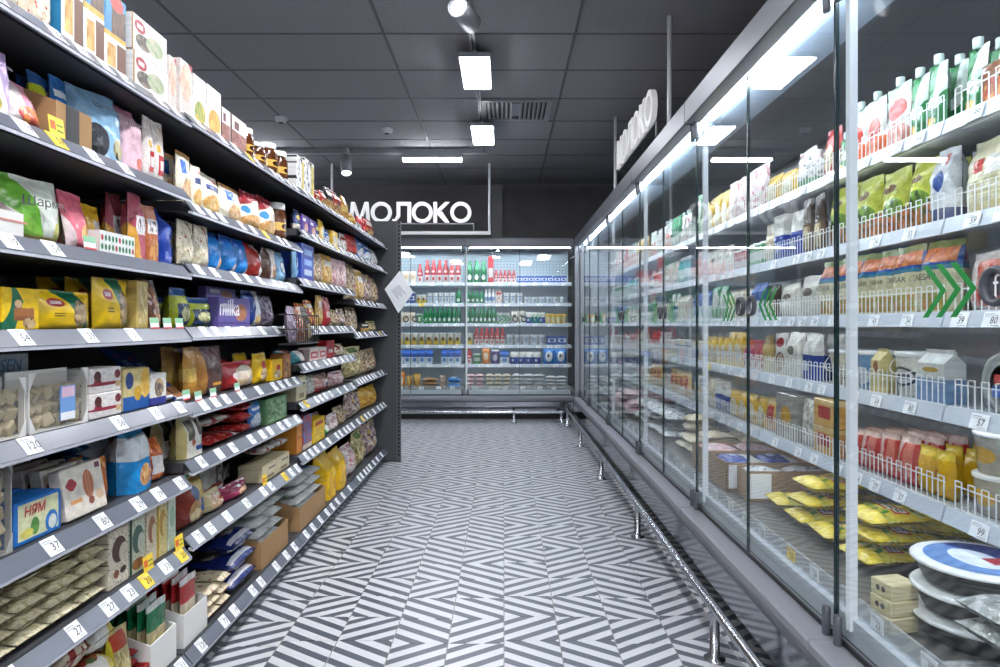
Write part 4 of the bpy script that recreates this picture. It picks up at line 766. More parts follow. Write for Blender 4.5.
 'yellowpack': ('e2c93a', [('v', 7, '4f8a3a', 'e2c93a', 0.0, 0.25, 1, 0.4), ('n', 4, 0.62, 'efe08a'), ('r', 0.15, 0.44, 0.85, 0.7, 'b8382c'), ('r', 0.22, 0.48, 0.8, 0.66, 'ebe6dc'), ('t', 0.28, 0.5, 0.74, 0.64, 2, '2a2f5a'), ('o', 6, 'd8d2b0', '6aa04a', 0.5, 0.85, 0.4, 0.1)], {'bump': 0.6, 'rough': 0.22, 'bs': 25}),
 'greenbot': ('0f7a4a', [('e', 0.5, 0.28, 0.3, 0.14, 'e8eee8'), ('d', 0, 1, 0.72, '2a9a62')], {'rough': 0.25}),
 'redbot': ('b8323a', [('d', 0, -1, -0.38, 'e6dcda'), ('e', 0.5, 0.2, 0.2, 0.1, 'b8323a'), ('r', 0.2, 0.5, 0.8, 0.6, 'e8d0cc')], {'rough': 0.3}),
 'whitebot': ('e6e8ea', [('r', 0, 0.2, 1, 0.5, '7a9ac8')], {'rough': 0.3}),
 'bluecarton': ('2f62b8', [('d', 0, -1, -0.5, 'dfe6ee'), ('e', 0.5, 0.3, 0.3, 0.15, '5a8ac8')], K),
 'creamcarton': ('ece2d2', [('e', 0.5, 0.5, 0.3, 0.2, 'd8b890')], K),
 'yellowtub': ('ece6d8', [('d', 0, -1, -0.5, 'e6c54a'), ('e', 0.5, 0.55, 0.25, 0.2, '7a5a4a')], K),
 'whitecup': ('e4e6e8', [('e', 0.5, 0.45, 0.25, 0.25, 'a8b8c8'), ('r', 0.1, 0.7, 0.9, 0.78, '5a7aa8')], K),
 'bluecup': ('3a5aa8', [('r', 0.1, 0.3, 0.9, 0.7, 'e3e8ee'), ('e', 0.5, 0.5, 0.25, 0.15, '3a5aa8')], K),
 'redcup': ('c03a3e', [('r', 0.1, 0.2, 0.9, 0.55, 'ece4e2')], K),
 'greencup': ('4a9a5a', [('r', 0.1, 0.3, 0.9, 0.7, 'e6ece2')], K),
 'tealbot': ('3f9aa8', [('r', 0, 0.25, 1, 0.6, 'e2ebec')], {'rough': 0.3}),
 'orangepack': ('d8843a', [('e', 0.5, 0.5, 0.3, 0.25, 'f0dcb8')], B),
 'purplecup': ('5f4a86', [('e', 0.5, 0.5, 0.3, 0.25, 'd8cfe0')], K),
 'bigblue': ('1f78c4', [('e', 0.5, 0.5, 0.32, 0.34, 'e6ecf0'), ('e', 0.45, 0.55, 0.1, 0.12, '2a3a4a')], B),
 'pinkfilm': ('dcb0b4', [('n', 5, 0.55, 'ecdcdc')], B),
 'creamfilm': ('ddcfae', [('n', 5, 0.55, 'efe8da')], B),
 'whitefilm': ('dde0e2', [('n', 6, 0.6, '4a5460')], B),
 'goldbag': ('cf9a44', [('n', 4, 0.55, 'e6c880')], B),
 'sausage': ('a87a44', [('r', 0, 0.3, 1, 0.7, 'c89a5a')], K),
 'blackcap': ('26262a', [], K), 'whitecap': ('e6e6e6', [], K),
 'brownbag': ('5f4a3a', [('d', 0, 1, 0.55, '463a30'), ('v', 7, 'd8c8a0', '8a7a5a', 0.2, 0.1, 0.85, 0.5)], B),
}
M_cap = mat('white_cap', 'e4e6e6', 0.35); M_choc = mat('jar_chocolate', '4a2814', 0.12); M_lid = mat('clear_lid', 'c9ccd0', 0.2)
def thick(kind, u, v):
    e = max(0.0, 4 * u * (1 - u))
    if kind == 'bag':
        a = min(1, max(0, (v - 0.02) / 0.90)); return (e ** 0.45) * min(1.0, 1.55 * (a ** 0.32) * ((1 - a) ** 0.55))
    if kind == 'dp': return (e ** 0.4) * (1 - v) ** 0.75
    return (e ** 0.22) * (1.0 if v < 0.62 else max(0.04, 1 - ((v - 0.62) / 0.34) ** 1.3 * 0.97))
MESH = {}
def bag_mesh(kind, w_, h_, d_, pr, seed=0):
    w_, h_, d_ = (max(0.01, round(q * 200) / 200) for q in (w_, h_, d_))
    k = (kind, w_, h_, d_, pr, seed)
    if k in MESH: return MESH[k]
    mb = MB(); m, n = 11, 15
    for sd in (-1, 1):
        V, UV, Fc = [], [], []
        for j in range(n + 1):
            for i in range(m + 1):
                u, v = i / m, j / n
                t = thick(kind, u, v)
                ns = noise.noise(Vector((u * 3.1 + seed * 7, v * 3.7 + sd, seed * 3.3)))
                x = (u - 0.5) * w_ * (1 - 0.07 * t + 0.03 * noise.noise(Vector((seed, v * 4, 1.7))))
                z = v * h_ + h_ * 0.025 * v * noise.noise(Vector((u * 3 + seed * 5, 2.2, 0.4)))
                cr = noise.noise(Vector((u * 8.5 + seed * 3, v * 6.5 + sd * 4, seed * 1.9)))
                y = sd * (t * d_ / 2 * (1 + 0.22 * ns + 0.16 * cr) + 0.0012) + (d_ * 0.12 * v * noise.noise(Vector((seed * 1.3, v * 2, 5.1))))
                y = sd * min(abs(y), d_ / 2) if abs(y) > d_ / 2 else y
                V.append((x, y, z)); UV.append((u, v))
        for j in range(n):
            for i in range(m):
                a = j * (m + 1) + i; q = (a, a + 1, a + m + 2, a + m + 1)
                Fc.append(q if sd < 0 else q[::-1])
        mb.add(V, Fc, 0, UV, True)
    MESH[k] = mb.build('pack', print_mat(pr)); return MESH[k]
def lay_mesh(w_, th, dp, pr, seed=0):                # a soft pack lying on its back, print upward
    k = ('lay', round(w_, 3), round(th, 3), round(dp, 3), pr, seed)
    if k in MESH: return MESH[k]
    me = bag_mesh('bag', w_, dp, th, pr, seed).copy()
    for v in me.vertices: x, y, z = v.co; v.co = (x, z - dp / 2, -y + th / 2)
    MESH[k] = me; return me
def box_mesh(w_, h_, d_, pr):
    k = ('box', round(w_, 3), round(h_, 3), round(d_, 3), pr)
    if k not in MESH:
        mb = MB(); mb.box((-w_ / 2, -d_ / 2, 0), (w_ / 2, d_ / 2, h_), 0, min(0.0025, w_ * 0.05)); MESH[k] = mb.build('pack', print_mat(pr))
    return MESH[k]
def lathe_mesh(kind, w_, h_, pr):
    k = (kind, round(w_, 3), round(h_, 3), pr)
    if k in MESH: return MESH[k]
    r = w_ / 2; b = MB(); parts = []
    if kind == 'jar':
        b.lathe([(r * 0.9, 0), (r, h_ * 0.05), (r, h_ * 0.7), (r * 0.82, h_ * 0.8), (r * 0.8, h_ * 0.84)], 16)
        c = MB(); c.lathe([(r * 0.86, h_ * 0.83), (r * 0.88, h_ * 0.84), (r * 0.88, h_ * 0.98), (r * 0.84, h_)], 16); parts.append(('lid', c.build('lid', M_cap)))
        c = MB(); c.lathe([(r * 1.012, h_ * 0.15), (r * 1.012, h_ * 0.62)], 16); parts.append(('paper_label', c.build('paper_label', print_mat(pr))))
        body = b.build('jar', M_choc)
    elif kind == 'bot':
        b.lathe([(r * 0.92, 0), (r, h_ * 0.03), (r, h_ * 0.55), (r * 0.95, h_ * 0.62), (r * 0.45, h_ * 0.86), (r * 0.42, h_ * 0.9)], 14)
        c = MB(); c.lathe([(r * 0.5, h_ * 0.89), (r * 0.5, h_ * 0.985), (r * 0.45, h_)], 12); parts.append(('cap', c.build('cap', MAT.get('cap_' + pr) or mat('cap_' + pr, {'greenbot': '1f9a5a', 'redbot': 'c03a40'}.get(pr, 'e4e6ea'), 0.35))))
        body = b.build('bottle', print_mat(pr))
    else:
        top = {'tub': 1.0, 'buck': 1.0}.get(kind, 1.0)
        b.lathe([(r * 0.82, 0), (r * 0.85, h_ * 0.02), (r * 0.97, h_ * 0.9)], 18)
        c = MB(); c.lathe([(r, h_ * 0.89), (r * 1.02, h_ * 0.9), (r * 1.02, h_ * 0.985), (r * 0.97, h_)], 18); parts.append(('lid', c.build('lid', M_cap)))
        if kind == 'buck':
            c = MB(); n = 12
            for q in range(n):
                a0, a1 = PI * q / n, PI * (q + 1) / n
                c.rod((r * 1.03 * math.cos(a0), -r * 0.5 * math.sin(a0) - r * 0.55, h_ * 0.8 - r * 0.5 * math.sin(a0)), (r * 1.03 * math.cos(a1), -r * 0.5 * math.sin(a1) - r * 0.55, h_ * 0.8 - r * 0.5 * math.sin(a1)), 0.0018, 4)
            parts.append(('handle', c.build('handle', M_cap)))
        body = b.build('tub', print_mat(pr))
    MESH[k] = (body, parts); return MESH[k]
def carton_mesh(w_, h_, d_, pr):
    k = ('car', round(w_, 3), round(h_, 3), round(d_, 3), pr)
    if k in MESH: return MESH[k]
    mb = MB(); a, d2 = w_ / 2, d_ / 2; z1, z2 = h_ * 0.74, h_ * 0.93
    V = [(-a, -d2, 0), (a, -d2, 0), (a, d2, 0), (-a, d2, 0), (-a, -d2, z1), (a, -d2, z1), (a, d2, z1), (-a, d2, z1), (-a, -0.002, z2), (a, -0.002, z2), (a, 0.002, z2), (-a, 0.002, z2), (-a, -0.002, h_), (a, -0.002, h_), (a, 0.002, h_), (-a, 0.002, h_)]
    mb.add(V, [(3, 2, 1, 0), (0, 1, 5, 4), (1, 2, 6, 5), (2, 3, 7, 6), (3, 0, 4, 7), (4, 5, 9, 8), (6, 7, 11, 10), (5, 6, 10, 9), (7, 4, 8, 11), (8, 9, 13, 12), (10, 11, 15, 14), (12, 13, 14, 15), (9, 10, 14, 13), (11, 8, 12, 15)], 0, [(p[0] / w_ + 0.5, p[2] / h_) for p in V])
    MESH[k] = mb.build('carton', print_mat(pr)); return MESH[k]
NAMES = {'bag': ('snack_bag', 'bag'), 'dp': ('standing_pouch', 'pouch'), 'gb': ('block_bottom_bag', 'bag'), 'box': ('carton_box', 'box'), 'jar': ('spread_jar', 'jar'), 'bot': ('drink_bottle', 'bottle'),
         'tub': ('dairy_tub', 'tub'), 'buck': ('dairy_bucket', 'bucket'), 'car': ('drink_carton', 'carton'), 'lay': ('soft_pack', 'pack')}
T = []                                              # everything on the shelves: (object, description, place, sort key)
def put(kind, w_, h_, d_, pr, loc, rotz, desc, place, key, tilt=0.0, yaw=0.0, text=None, seed=0, cap=False, name=None, cat=None):
    nm, ct = NAMES[kind]; nm = name or nm; ct = cat or ct
    kids = []
    if kind in ('bag', 'dp', 'gb'): me = bag_mesh(kind, w_, h_, d_, pr, seed % 3)
    elif kind == 'box': me = box_mesh(w_, h_, d_, pr)
    elif kind == 'lay': me = lay_mesh(w_, h_, d_, pr, seed % 3)
    elif kind == 'car': me = carton_mesh(w_, h_, d_, pr)
    else: me, kids = lathe_mesh(kind, w_, h_, pr)
    o = obj(nm, me, None, loc, (-math.radians(tilt), 0, rotz + math.radians(yaw))); o['category'] = ct
    for kn, km in kids: obj(kn, km, o)
    if cap:
        mb = MB(); mb.lathe([(0.011, h_ - 0.004), (0.0125, h_), (0.0125, h_ + 0.022), (0.011, h_ + 0.024)], 10); obj('spout_cap', mb.build('spout_cap', mat('pale_cap', 'cfe0dc', 0.35)), o)
    if text:
        s_, size, u0, v0, col, sh = text
        tm = text_mesh(s_, size * w_, mat('print_ink_' + col, col, 0.5), sh, 0, size * w_ * 0.012).copy()
        for v in tm.vertices:
            x = v.co.x + (u0 - 0.5) * w_; z = v.co.z + v0 * h_
            u, vv = min(0.98, max(0.02, x / w_ + 0.5)), min(0.98, max(0.02, z / h_))
            y = -d_ / 2 - 0.0015 if kind in ('box',) else -(thick(kind, u, vv) * d_ / 2 * 1.36 + 0.007)
            v.co = (x, y, z)
        obj('lettering', tm, o)
    T.append((o, desc, place, key))
    return o
ORD = ['top', 'second', 'third', 'fourth', 'fifth', 'sixth', 'seventh', 'bottom']
def parse(tab):
    for ln in tab.strip().splitlines():
        ln = ln.strip()
        if not ln: continue
        a, desc = ln.split('=', 1); f = a.split()
        x0, x1, yt, kind, pr = float(f[0]), float(f[1]), float(f[2]), f[3], f[4]
        op = {}
        for q in f[5:]:
            kk, vv = q.split(':'); op[kk] = float(vv)
        yield x0, x1, yt, kind, pr, op, desc.strip()
TEXTS = {}
XL = XF + DX + 0.012
def rem(sec, x):                                    # span of the shelf lip to span of the goods behind it
    if sec == 0: return x if x < 90 else 90 + (x - 90) * (88.5 / 102)
    lo, hi, a, b = {1: (192, 300, 181.5, 292.3), 2: (301, 355.5, 295.8, 349.4), 3: (356, 385, 351.6, 381.3)}[sec]
    return a + (x - lo) * (b - a) / (hi - lo)
seedc = [0]
def default_depth(kind, w_):
    if kind == 'bag': return min(0.10, max(0.04, w_ * 0.42))
    if kind in ('dp', 'gb'): return min(0.11, max(0.045, w_ * 0.45))
    return min(0.15, max(0.035, w_ * 0.6))
def shelf_row(side, sec, sh, tab):
    if side == 'L':
        Z = ZB[sec][sh] + DZ; ceil_ = (ZB[sec][sh - 1] - 0.005) if sh > 0 else 9
        nsh = len(ZB[sec]); pl = ('%s shelf, %s snack rack' % (ORD[sh] if sh < nsh - 1 else 'bottom', SECN[sec]))
    elif side == 'R':
        Z = FZ[sh] if sh < 5 else DECK; ceil_ = FZ[sh - 1] - 0.03 if 0 < sh else 9
        pl = '%s shelf, %s right fridge' % (ORD[sh] if sh < 5 else 'lowest', ['nearest', 'second', 'third', 'fourth', 'fifth', 'corner'][sec])
    else:
        Z = FZB[sh] if sh < 5 else DECK; ceil_ = FZB[sh - 1] - 0.03 if 0 < sh else 9
        pl = '%s shelf, back fridge' % (ORD[sh] if sh < 5 else 'lowest')
    for x0, x1, yt, kind, pr, op, desc in parse(tab):
        if side == 'B': yt -= 2.0
        n = int(op.get('n', 1)); st = int(op.get('st', 1)); inset = op.get('in', 0.0)
        if side == 'L': X = XL + inset; a, b = max(YB[sec] + 0.012, F * XL / (VX - rem(sec, x0))), min(YB[sec + 1] - 0.012, F * XL / (VX - rem(sec, x1)))
        elif side == 'R': X = XG + (0.305 if sh < 5 else 0.12) + inset; a, b = F * X / (x1 - VX), F * X / (x0 - VX)
        else: Yp = YK + (0.30 if sh < 5 else 0.10) + inset; a, b = (x0 - VX) * Yp / F, (x1 - VX) * Yp / F
        Ym = (a + b) / 2 if side != 'B' else Yp
        h_ = H + (VY - yt) * Ym / F - Z - op.get('z', 0)
        if side == 'L' and sh < len(ZB[sec]) - 1: h_ *= 1.09
        if op.get('free', 0) == 0: h_ = min(h_, ceil_ - Z - 0.012)
        h_ = max(h_, 0.03); wd = (b - a) / n
        for i in range(n):
            for j in range(st):
                seedc[0] += 1
                kd = kind; w_ = wd * op.get('wf', 0.965); hh = h_ / st * (0.995 if st > 1 else 1)
                d_ = op.get('d', default_depth(kind, w_))
                if kind in ('tub', 'buck', 'jar', 'bot'): d_ = w_
                c = a + (i + 0.5) * wd; zz = Z + 0.0012 + j * h_ / st + op.get('z', 0)
                zz += d_ / 2 * math.sin(math.radians(abs(op.get('tilt', 0)))) * 0.9
                jig = R_.uniform(-0.004, 0.004)
                if side == 'L': loc, rz = (-(X + d_ / 2 + abs(jig)), c, zz), PI / 2
                elif side == 'R': loc, rz = (X + d_ / 2 + abs(jig), c, zz), -PI / 2
                else: loc, rz = (c, Yp + d_ / 2 + abs(jig), zz), 0
                key = c if side != 'B' else c
                o = put(kd, w_, hh, d_, pr, loc, rz, desc, pl, (key, zz), op.get('tilt', 0), op.get('yaw', R_.uniform(-3, 3) if kind in ('bag', 'dp', 'gb') and side != 'B' else 0), TEXTS.get(desc), seedc[0], op.get('cap', 0) > 0)
                if op.get('back', 0) and st == 1:
                    for q in range(int(op['back'])):
                        off = (q + 1) * (d_ + 0.012)
                        l2 = {'L': (loc[0] - off, loc[1], loc[2]), 'R': (loc[0] + off, loc[1], loc[2]), 'B': (loc[0], loc[1] + off, loc[2])}[side]
                        put(kd, w_, hh, d_, pr, l2, rz, ('second-row ' if q == 0 else 'third-row ' if q == 1 else 'rear-row ') + desc, pl, (key, zz), op.get('tilt', 0), 0, None, seedc[0] + q + 1, op.get('cap', 0) > 0)
# ------------------------------------------------------------------ what stands on the left shelves (pixel span, top row, kind, design = description)
SH = ('Шармэль', 0.30, 0.52, 0.72, '3a3a42', 0.25)
TEXTS.update({
 'blue bag with script lettering and dark window': ('Шармэль', 0.17, 0.55, 0.72, '2f3138', 0.25),
 'pale pink bag with script lettering': ('Шармэль', 0.17, 0.5, 0.68, '3a3038', 0.25),
 'lilac bag with script lettering': ('Шармэль', 0.17, 0.5, 0.72, '3a3a42', 0.25),
 'green and white bag with script lettering': ('Шармэль', 0.19, 0.58, 0.58, '3a4040', 0.25),
 'blue-edged box with red lettering': ('НЯМ', 0.2, 0.4, 0.72, 'b8243a', 0.15),
 'big frosted box with blue lettering': ('ESSEN', 0.22, 0.55, 0.84, '4a7ab0', 0.2),
 'cream salad kit bag with orange top': ('CAESAR', 0.2, 0.45, 0.5, '3a3a34', 0.0),
 'large white bag with orange top': ('Био', 0.3, 0.55, 0.48, '3a3438', 0.2),
 'purple alpine chocolate box': ('milka', 0.3, 0.3, 0.64, 'f0ecf6', 0.1),
})
shelf_row('L', 0, 0, '''
2 26 -70 bag creamspot back:1 = cream floral snack bag
27 58 -45 bag creamspot back:1 = cream floral snack bag
62 84 -70 box cakeblue d:.1 = tall blue cake box
84.5 108 -35 box cakeblue d:.1 = tall blue cake box
108.5 134 3 box cakeblue d:.1 = tall blue cake box
140 181 32 box cookiewhite d:.16 st:2 = white biscuit carton with dark cookies
182 191 62 box peachred d:.12 = white and peach carton with red corner
''')
shelf_row('L', 1, 0, '''
192 204 67 box peachred d:.12 = white and peach carton with red corner
205 217 82 box whitegreen d:.12 st:1 = white carton with green picture
217.5 231 93 box whiteorange d:.12 st:1 = white carton with orange picture
231.5 240.5 112 box brownwhite d:.1 = small brown and white carton
241 256.5 122 box brownwhite d:.12 = larger brown and white carton
258 267 132 jar choclabel wf:.72 back:1 = chocolate spread jar with white lid
268.5 279 146 jar choclabel wf:.72 back:1 = chocolate spread jar with white lid
281 290.5 147 jar choclabel wf:.72 back:1 = chocolate spread jar with white lid
291.5 299 155 jar choclabel wf:.72 back:1 = chocolate spread jar with white lid
''')
shelf_row('L', 2, 0, '''
302 310 160 box blackwhite d:.1 = black-patterned white carton
310.5 320.5 164 box blackwhite d:.1 = black-patterned white carton
322 328 193 gb redcoffee back:1 = red coffee pack with gold foot
328.5 334 193 gb redcoffee back:1 = red coffee pack with gold foot
334.5 341 190 gb blackcoffee = black and tan coffee pack
341.5 350 193 gb redcoffee back:1 = red coffee pack with gold foot
350.5 355.5 199 gb goldwrap = gold foil coffee pack
''')
shelf_row('L', 3, 0, '''
356.5 361 215 gb goldwrap = gold foil coffee pack
361.5 366 224 box greywhite = grey printed carton
366.5 372 219 gb redbag = plain red foil bag
372.5 380.5 221 bag redcoffee = red and gold pack at the end
''')
shelf_row('L', 0, 1, '''
-22 14.5 52 gb lilac back:1 yaw:-10 = lilac bag with script lettering
16 52 84 bag pinkleaf tilt:22 d:.05 = pink and white leaning bag
93 134 78 gb bluezefir d:.11 yaw:-12 = blue bag with script lettering and dark window
134.5 157 100 gb pinkzefir d:.09 back:1 yaw:-12 = pale pink bag with script lettering
158 168 116 bag whitezefir back:1 = slim white bag with red badge
168.5 180 123 bag whitezefir back:1 = slim white bag with red badge
181 190 145 bag orangesnack in:.05 = orange snack bag
''')
shelf_row('L', 1, 1, '''
192 206 158 bag creamblue back:1 = cream snack bag with blue badge
206.5 216 170 bag creamnavy back:1 = cream cracker bag with navy lettering
216.5 237 178 bag creamnavy back:1 = cream cracker bag with navy lettering
237.5 257 190 bag creamblue back:1 = cream snack bag with blue badge
257.5 274 196 bag creamred back:1 = cream snack bag with dark red top
274.5 289 202 bag creamred back:1 = cream snack bag with dark red top
290.5 297 207 jar choclabel = small chocolate jar
''')
shelf_row('L', 2, 1, '''
302 308 212 bag navy = small navy pack
308.5 315 217 box purple = small purple carton
315.5 322 222 box purple = small purple carton
322.5 327 225 bag navy = small navy pack
327.5 332.5 222 bag yellowsmall = small yellow pack
333 338 231 bag bluewhite = small blue and white pack
338.5 344 233 box yellowsmall = small yellow carton
344.5 349.5 238 bag greywhite = small grey pack
350 355.5 236 bag whitered = small white and red bag
''')
shelf_row('L', 3, 1, '''
356.5 365 238 bag redbag d:.09 = round red foil bag
365.5 371 241 bag bluewhite = blue and white bag
371.5 378 245 bag bluewhite = blue and white bag
378.5 384 252 bag greywhite = silver grey bag
''')
shelf_row('L', 0, 2, '''
25 73 183 bag greenzefir d:.1 back:1 yaw:-14 = green and white bag with script lettering
74 99 198 bag pinkbag tilt:10 back:1 = coral pink bag with orange picture
103 122 205 bag yellowzefir in:.07 = yellow bag with white panel
122.5 140 210 bag yellowzefir in:.07 = yellow bag with white panel
142 158 197 gb rosebag back:1 = dusky rose bag with white panel
158.5 173 212 gb orangebag back:1 = orange-brown bag with white panel
174 191 212 gb bluebag d:.1 back:1 = glossy royal blue bag
''')
shelf_row('L', 1, 2, '''
194 209 224 bag pasta back:1 = clear bag of pale pasta shapes
209.5 222 228 bag pasta = clear bag of pale pasta shapes
222.5 238 225 bag skybag d:.08 back:1 = bright blue bag with white corner
238.5 251 230 bag skybag d:.08 = bright blue bag with white corner
251.5 262 236 bag skybag d:.08 = bright blue bag with white corner
262.5 276 243 bag redwhite d:.09 back:1 = red bag with white stripe
276.5 288 248 bag brownwhitebag back:1 = brown bag with white stripe
289 298 248 bag lightblue d:.08 = pale blue bag with dark ring
''')
shelf_row('L', 2, 2, '''
301.5 306 249 bag lightblue = pale blue bag with dark ring
306.5 319.5 248 box bluebox d:.1 = blue carton with three pale panels
321 331 256 bag nuts d:.06 = clear bag of mixed nuts
331.5 341 258 bag nutsyellow d:.06 = yellow nut bag
341.5 348.5 262 bag nutspink d:.05 = pink nut bag
349 355 264 bag nutspink d:.05 = pink nut bag
''')
shelf_row('L', 3, 2, '''
356.5 364 267 bag nuts = clear bag of mixed nuts
364.5 371 273 bag nutsyellow = yellow nut bag
371.5 378 277 bag candymix = clear bag of wrapped sweets
378.5 385 280 bag nuts = clear bag of mixed nuts
''')
shelf_row('L', 0, 3, '''
-34 1.5 293 box yellowchoc d:.05 back:2 = yellow and green chocolate bar pack
2.5 41 292 box yellowchoc d:.05 back:2 = yellow and green chocolate bar pack
42 101 294 bag yellowlogo d:.05 back:2 = yellow wafer bag with red badge
103 145 284 bag yellowlogo d:.05 back:2 = yellow wafer bag with red badge
146 159 285 box palegold d:.09 back:1 = narrow pale gold carton
160 179 274 bag brownclear tilt:8 back:1 = clear brown leaning bag
''')
shelf_row('L', 1, 3, '''
194 207 291 bag limeblack d:.08 back:1 = lime and black snack bag
207.5 228 300 bag limeblack d:.08 back:1 = lime and black snack bag
229 260 301 box alpinepurple d:.04 = purple alpine chocolate box
261 275 290 bag bluewhitebag d:.08 back:1 = navy bag with white stripe
275.5 287 299 bag purplefoil d:.08 back:1 = purple foil sweet bag
''')
shelf_row('L', 2, 3, '''
309 317 306 bag redyellow tilt:8 = red and yellow snack bag
317.5 325 303 bag redyellow tilt:8 = red and yellow snack bag
325.5 332 298 bag nutsyellow = yellow nut bag
332.5 339 300 bag redplain = plain red pouch
339.5 347 311 bag nuts = clear bag of mixed nuts
347.5 355 310 bag candymix = clear bag of wrapped sweets
''')
shelf_row('L', 3, 3, '''
356.5 365 309 bag nuts d:.08 = clear bag of mixed nuts
365.5 373 324 box blackcoffee d:.05 = small black carton
373.5 384 322 bag pistachio d:.08 = clear bag of pistachios
''')
shelf_row('L', 0, 4, '''
130 160.5 372 box beigeblue d:.05 back:1 = beige and blue cookie carton
161.5 179.5 376 box smallwhite d:.05 back:1 = small white carton with blue foot
''')
shelf_row('L', 1, 4, '''
201 212 352 bag goldwrap d:.05 back:1 = gold foil wafer bag
213 239 352 bag brownchevron d:.06 back:1 = brown pack with orange arrow
240 268 364 bag redpict d:.08 back:1 = red bag with white cake picture
268.5 280 356 bag yellowbag d:.06 back:1 = yellow bag with red badge
280.5 291 361 box yellowbag d:.06 = yellow carton with red badge
291.5 299 356 box brownorange d:.06 = brown and orange carton
''')
shelf_row('L', 2, 4, '''
302 315 352 bag tealwhite d:.06 back:1 = teal and white bag
316 325 349 box redwhitepack d:.06 = red and white carton
325.5 333 348 box redwhitepack d:.06 = red and white carton
333.5 341 342 box redplain d:.06 = tall red carton
341.5 354 345 bag redcream d:.08 = red and cream pouch
''')
shelf_row('L', 3, 4, '''
356.5 371 349 bag pistachio d:.12 = big clear bag of pistachios
371.5 384.5 351 bag nuts d:.12 = big clear bag of mixed nuts
''')
shelf_row('L', 0, 5, '''
15 63.5 500 box nyam d:.07 back:1 = blue-edged box with red lettering
69 113 470 box wafer d:.03 tilt:10 back:5 = cream wafer pack with brown picture
139 166 422 gb bluetall d:.09 back:1 = tall blue bag with round noodle picture
167 184 442 bag orangenet d:.08 back:1 = orange net bag with white label
''')
shelf_row('L', 1, 5, '''
195 217 415 gb creamphoto d:.06 back:1 = cream bag with dark cake photos
264 274 404 bag bluewhite d:.06 = blue and white upright bag
274.5 295 399 box greenmosaic d:.08 = green patterned carton
''')
shelf_row('L', 2, 5, '''
302 312 378 box creambox d:.09 = cream cardboard carton
313 325 378 bag filmwhite d:.08 back:1 = white film bag
326 341 376 bag meat d:.09 = pink pack with round white badge
341.5 354 372 bag nutspink d:.09 = pink nut bag
''')
shelf_row('L', 3, 5, '''
356.5 370 392 bag candymix d:.12 = big clear bag of wrapped sweets
371 384.5 388 bag flowerbag d:.12 = orange-yellow bag
''')
shelf_row('L', 0, 6, '''
113 136.5 532 box choc1 d:.035 back:2 = cream chocolate bar with brown oval
138 155.5 520 box choc2 d:.035 back:2 = cream chocolate bar with green oval
156.5 168.5 512 box choc3 d:.035 back:2 = cream chocolate bar with tan oval
169.5 180.5 505 box choc4 d:.035 back:2 = yellow chocolate bar with gold oval
181.5 191.5 495 box choc5 d:.035 back:2 = pale green chocolate bar
''')
shelf_row('L', 1, 6, '''
199 224 480 bag cookiered d:.08 = red and green cookie bag
225 239 491 bag creamround d:.09 = round cream biscuit pack
240 262 484 bag magenta d:.08 = magenta pack with white top
211 236 440 gb bigwhite d:.12 in:.105 = large white bag with orange top
237 266 446 gb bigwhite d:.12 in:.105 = large white bag with orange top
271 298 460 box creambox d:.1 n:2 = cream cardboard carton
''')
shelf_row('L', 2, 6, '''
302 308 424 box orangecarton d:.12 = orange cardboard carton
309 318 418 box bluered d:.09 = blue and red carton
319 331 420 box yellowbox d:.06 = bright yellow carton
331.5 338 425 bag greenpack d:.07 = green and white pack
338.5 347 415 bag whitepink d:.08 back:1 = white and pink bag
347.5 355 408 bag nuts d:.09 = clear bag of mixed nuts
''')
# the deck at the bottom, far half
shelf_row('L', 2, 7, '''
334 345 452 gb bigyellow d:.16 = large yellow foil bag
345.5 355 449 gb bigyellow d:.16 = large yellow foil bag
''')
shelf_row('L', 3, 6, '''
356.5 365 445 bag whitepink d:.14 = white and pink bag
365.5 373 431 bag pistachio d:.14 = big clear bag of pistachios
374 391 416 bag candymix d:.2 = huge round bag of wrapped sweets
''')
# ------------------------------------------------------------------ right fridges
shelf_row('R', 0, 0, '''
958 978 48 dp dpgreen cap:1 back:1 = green and white spouted pouch
980 1004 62 box brownpack d:.08 = brown carton with red picture
1006 1040 40 dp dpgreen cap:1 = green and white spouted pouch
''')
shelf_row('R', 1, 0, '''
762 775 176 bag yellowsmall back:1 = yellow fruit bag
776 791 171 bag yellowsmall back:1 = yellow fruit bag
792 809 150 bag whitedots d:.07 back:1 = white bag with dark dots
809.5 816 150 bot whitedots = white bottle with dark dots
818 833 128 bag redheart d:.07 = red bag with beige heart
835 847 140 dp dpgreen cap:1 = green and white spouted pouch
848 861 110 dp dporange cap:1 back:1 = orange and white spouted pouch
862 880 100 dp dporange cap:1 back:1 = orange and white spouted pouch
881 903 86 dp dpstraw cap:1 back:1 = strawberry spouted pouch
904 921 77 dp dpgreen cap:1 back:1 = green and white spouted pouch
922 940 64 dp dpgreen cap:1 back:1 = green and white spouted pouch
''')
shelf_row('R', 0, 1, '''
958 1004 136 gb creambag d:.1 back:1 = cream bag with red print
1006 1060 125 gb creambag d:.1 = cream bag with red print
''')
shelf_row('R', 1, 1, '''
762 772 224 bag creamfilm back:1 = cream film pack
773 783 216 box bluelabel = white and blue carton
784 799 211 bag bluelabel back:1 = white and blue bag
800 809 197 bag brownbag = dark brown bag
810 820 194 bag brownbag = dark brown bag
821 846 186 bag limeveg d:.08 back:1 = lime vegetable mix bag
847 872 178 bag limeveg d:.08 back:1 = lime vegetable mix bag
873 899 170 bag limeveg d:.08 back:1 = lime vegetable mix bag
900 924 160 bag limeveg d:.08 back:1 = lime vegetable mix bag
925 946 148 gb whitebluebag d:.08 back:1 = white bag with blue emblem
''')
shelf_row('R', 0, 2, '''
958 992 252 bag redwhitebag d:.09 back:1 = white bag with red pieces
994 1040 248 bag redwhitebag d:.09 = white bag with red pieces
''')
